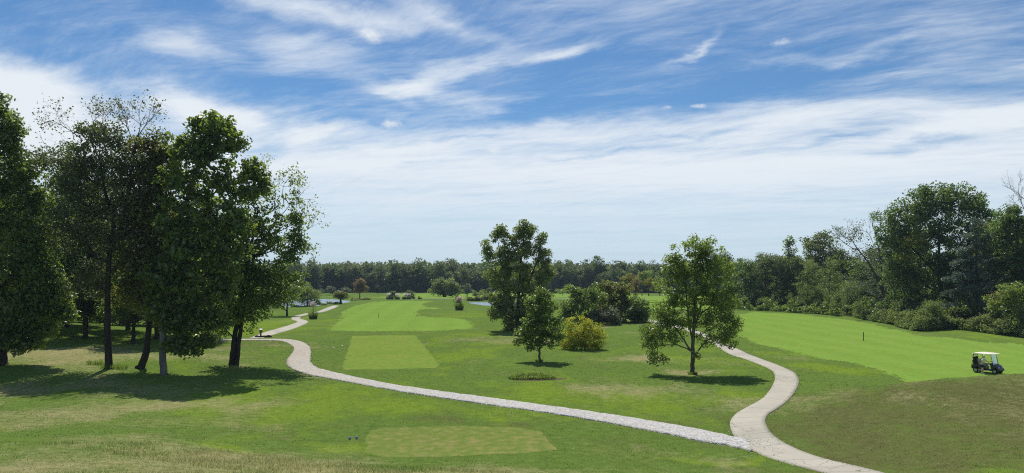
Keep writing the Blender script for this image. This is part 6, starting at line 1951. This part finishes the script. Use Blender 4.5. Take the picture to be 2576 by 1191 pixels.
# loose stones on the gravel and strewn over its verges
def stones():
    rng = np.random.default_rng(8)
    p = PATH_POLYS[1]
    m = len(p) // 2
    A, B = p[:m], p[m:][::-1]
    n = 5200
    i = (rng.random(n) ** 1.0 * (m - 1)).astype(int)
    near = np.linalg.norm(A[i], axis=1)
    i = i[(near < 75) | (rng.random(n) < 0.25)]; n = len(i)
    f = rng.uniform(-0.10, 1.10, n)
    edge = rng.random(n) < 0.35
    f = np.where(edge, np.where(rng.random(n) < 0.5, rng.normal(-0.02, 0.05, n), rng.normal(1.02, 0.05, n)), f)
    q = A[i] * (1 - f)[:, None] + B[i] * f[:, None]
    onp = (f > 0) & (f < 1)
    jn = gp(1884, 1112)
    a0, r0 = rng.uniform(0, 2 * PI, 350), np.abs(rng.normal(0, 1.0, 350))
    q = np.vstack([q, np.column_stack([jn[0] + np.cos(a0) * r0 * 1.2, jn[1] + np.sin(a0) * r0 * 1.5])])
    onp = np.concatenate([onp, np.ones(350, bool)]); n += 350
    z = hgt(q[:, 0], q[:, 1]) + np.where(onp, 0.055, 0.01)
    s = rng.uniform(0.014, 0.038, n)
    octa = np.array([[1, 0, 0], [0, 1, 0], [-1, 0, 0], [0, -1, 0], [0, 0, 0.42], [0, 0, -0.42]], float)
    tri = np.array([[0, 1, 4], [1, 2, 4], [2, 3, 4], [3, 0, 4], [1, 0, 5], [2, 1, 5], [3, 2, 5], [0, 3, 5]])
    a = rng.uniform(0, 6.28, n)
    o = octa[None] * s[:, None, None] * rng.uniform(0.6, 1.3, (n, 6, 1))
    x = o[..., 0] * np.cos(a)[:, None] - o[..., 1] * np.sin(a)[:, None]
    y = o[..., 0] * np.sin(a)[:, None] + o[..., 1] * np.cos(a)[:, None]
    V = np.stack([x + q[:, 0:1], y + q[:, 1:2], o[..., 2] + z[:, None]], -1).reshape(-1, 3)
    F = (tri[None] + (np.arange(n) * 6)[:, None, None]).reshape(-1, 3)
    link('gravel', mesh_np('gravel', V, F, simple_mat('loose_stone', (0.78, 0.76, 0.72), 0.9, 0, 0.2, 0.3, 30.0)), kind='stuff')


stones()


# ------------------------------------------------------------------ the air
def haze():
    m = bpy.data.materials.new('air')
    m.use_nodes = True
    nt = m.node_tree
    nt.nodes.clear()
    out = nd(nt, 'ShaderNodeOutputMaterial')
    v = nd(nt, 'ShaderNodeVolumePrincipled', {'Color': (0.60, 0.78, 1.0, 1), 'Density': 0.00014, 'Anisotropy': 0.2})
    nt.links.new(v.outputs[0], out.inputs['Volume'])
    x, y0, y1, z0, z1 = 2700, -2700, 2700, -14.0, 22.0
    V = [(-x, y0, z0), (x, y0, z0), (x, y1, z0), (-x, y1, z0), (-x, y0, z1), (x, y0, z1), (x, y1, z1), (-x, y1, z1)]
    F = [(0, 3, 2, 1), (4, 5, 6, 7), (0, 1, 5, 4), (1, 2, 6, 5), (2, 3, 7, 6), (3, 0, 4, 7)]
    link('haze', mesh_np('haze', V, F, m), kind='stuff')


haze()
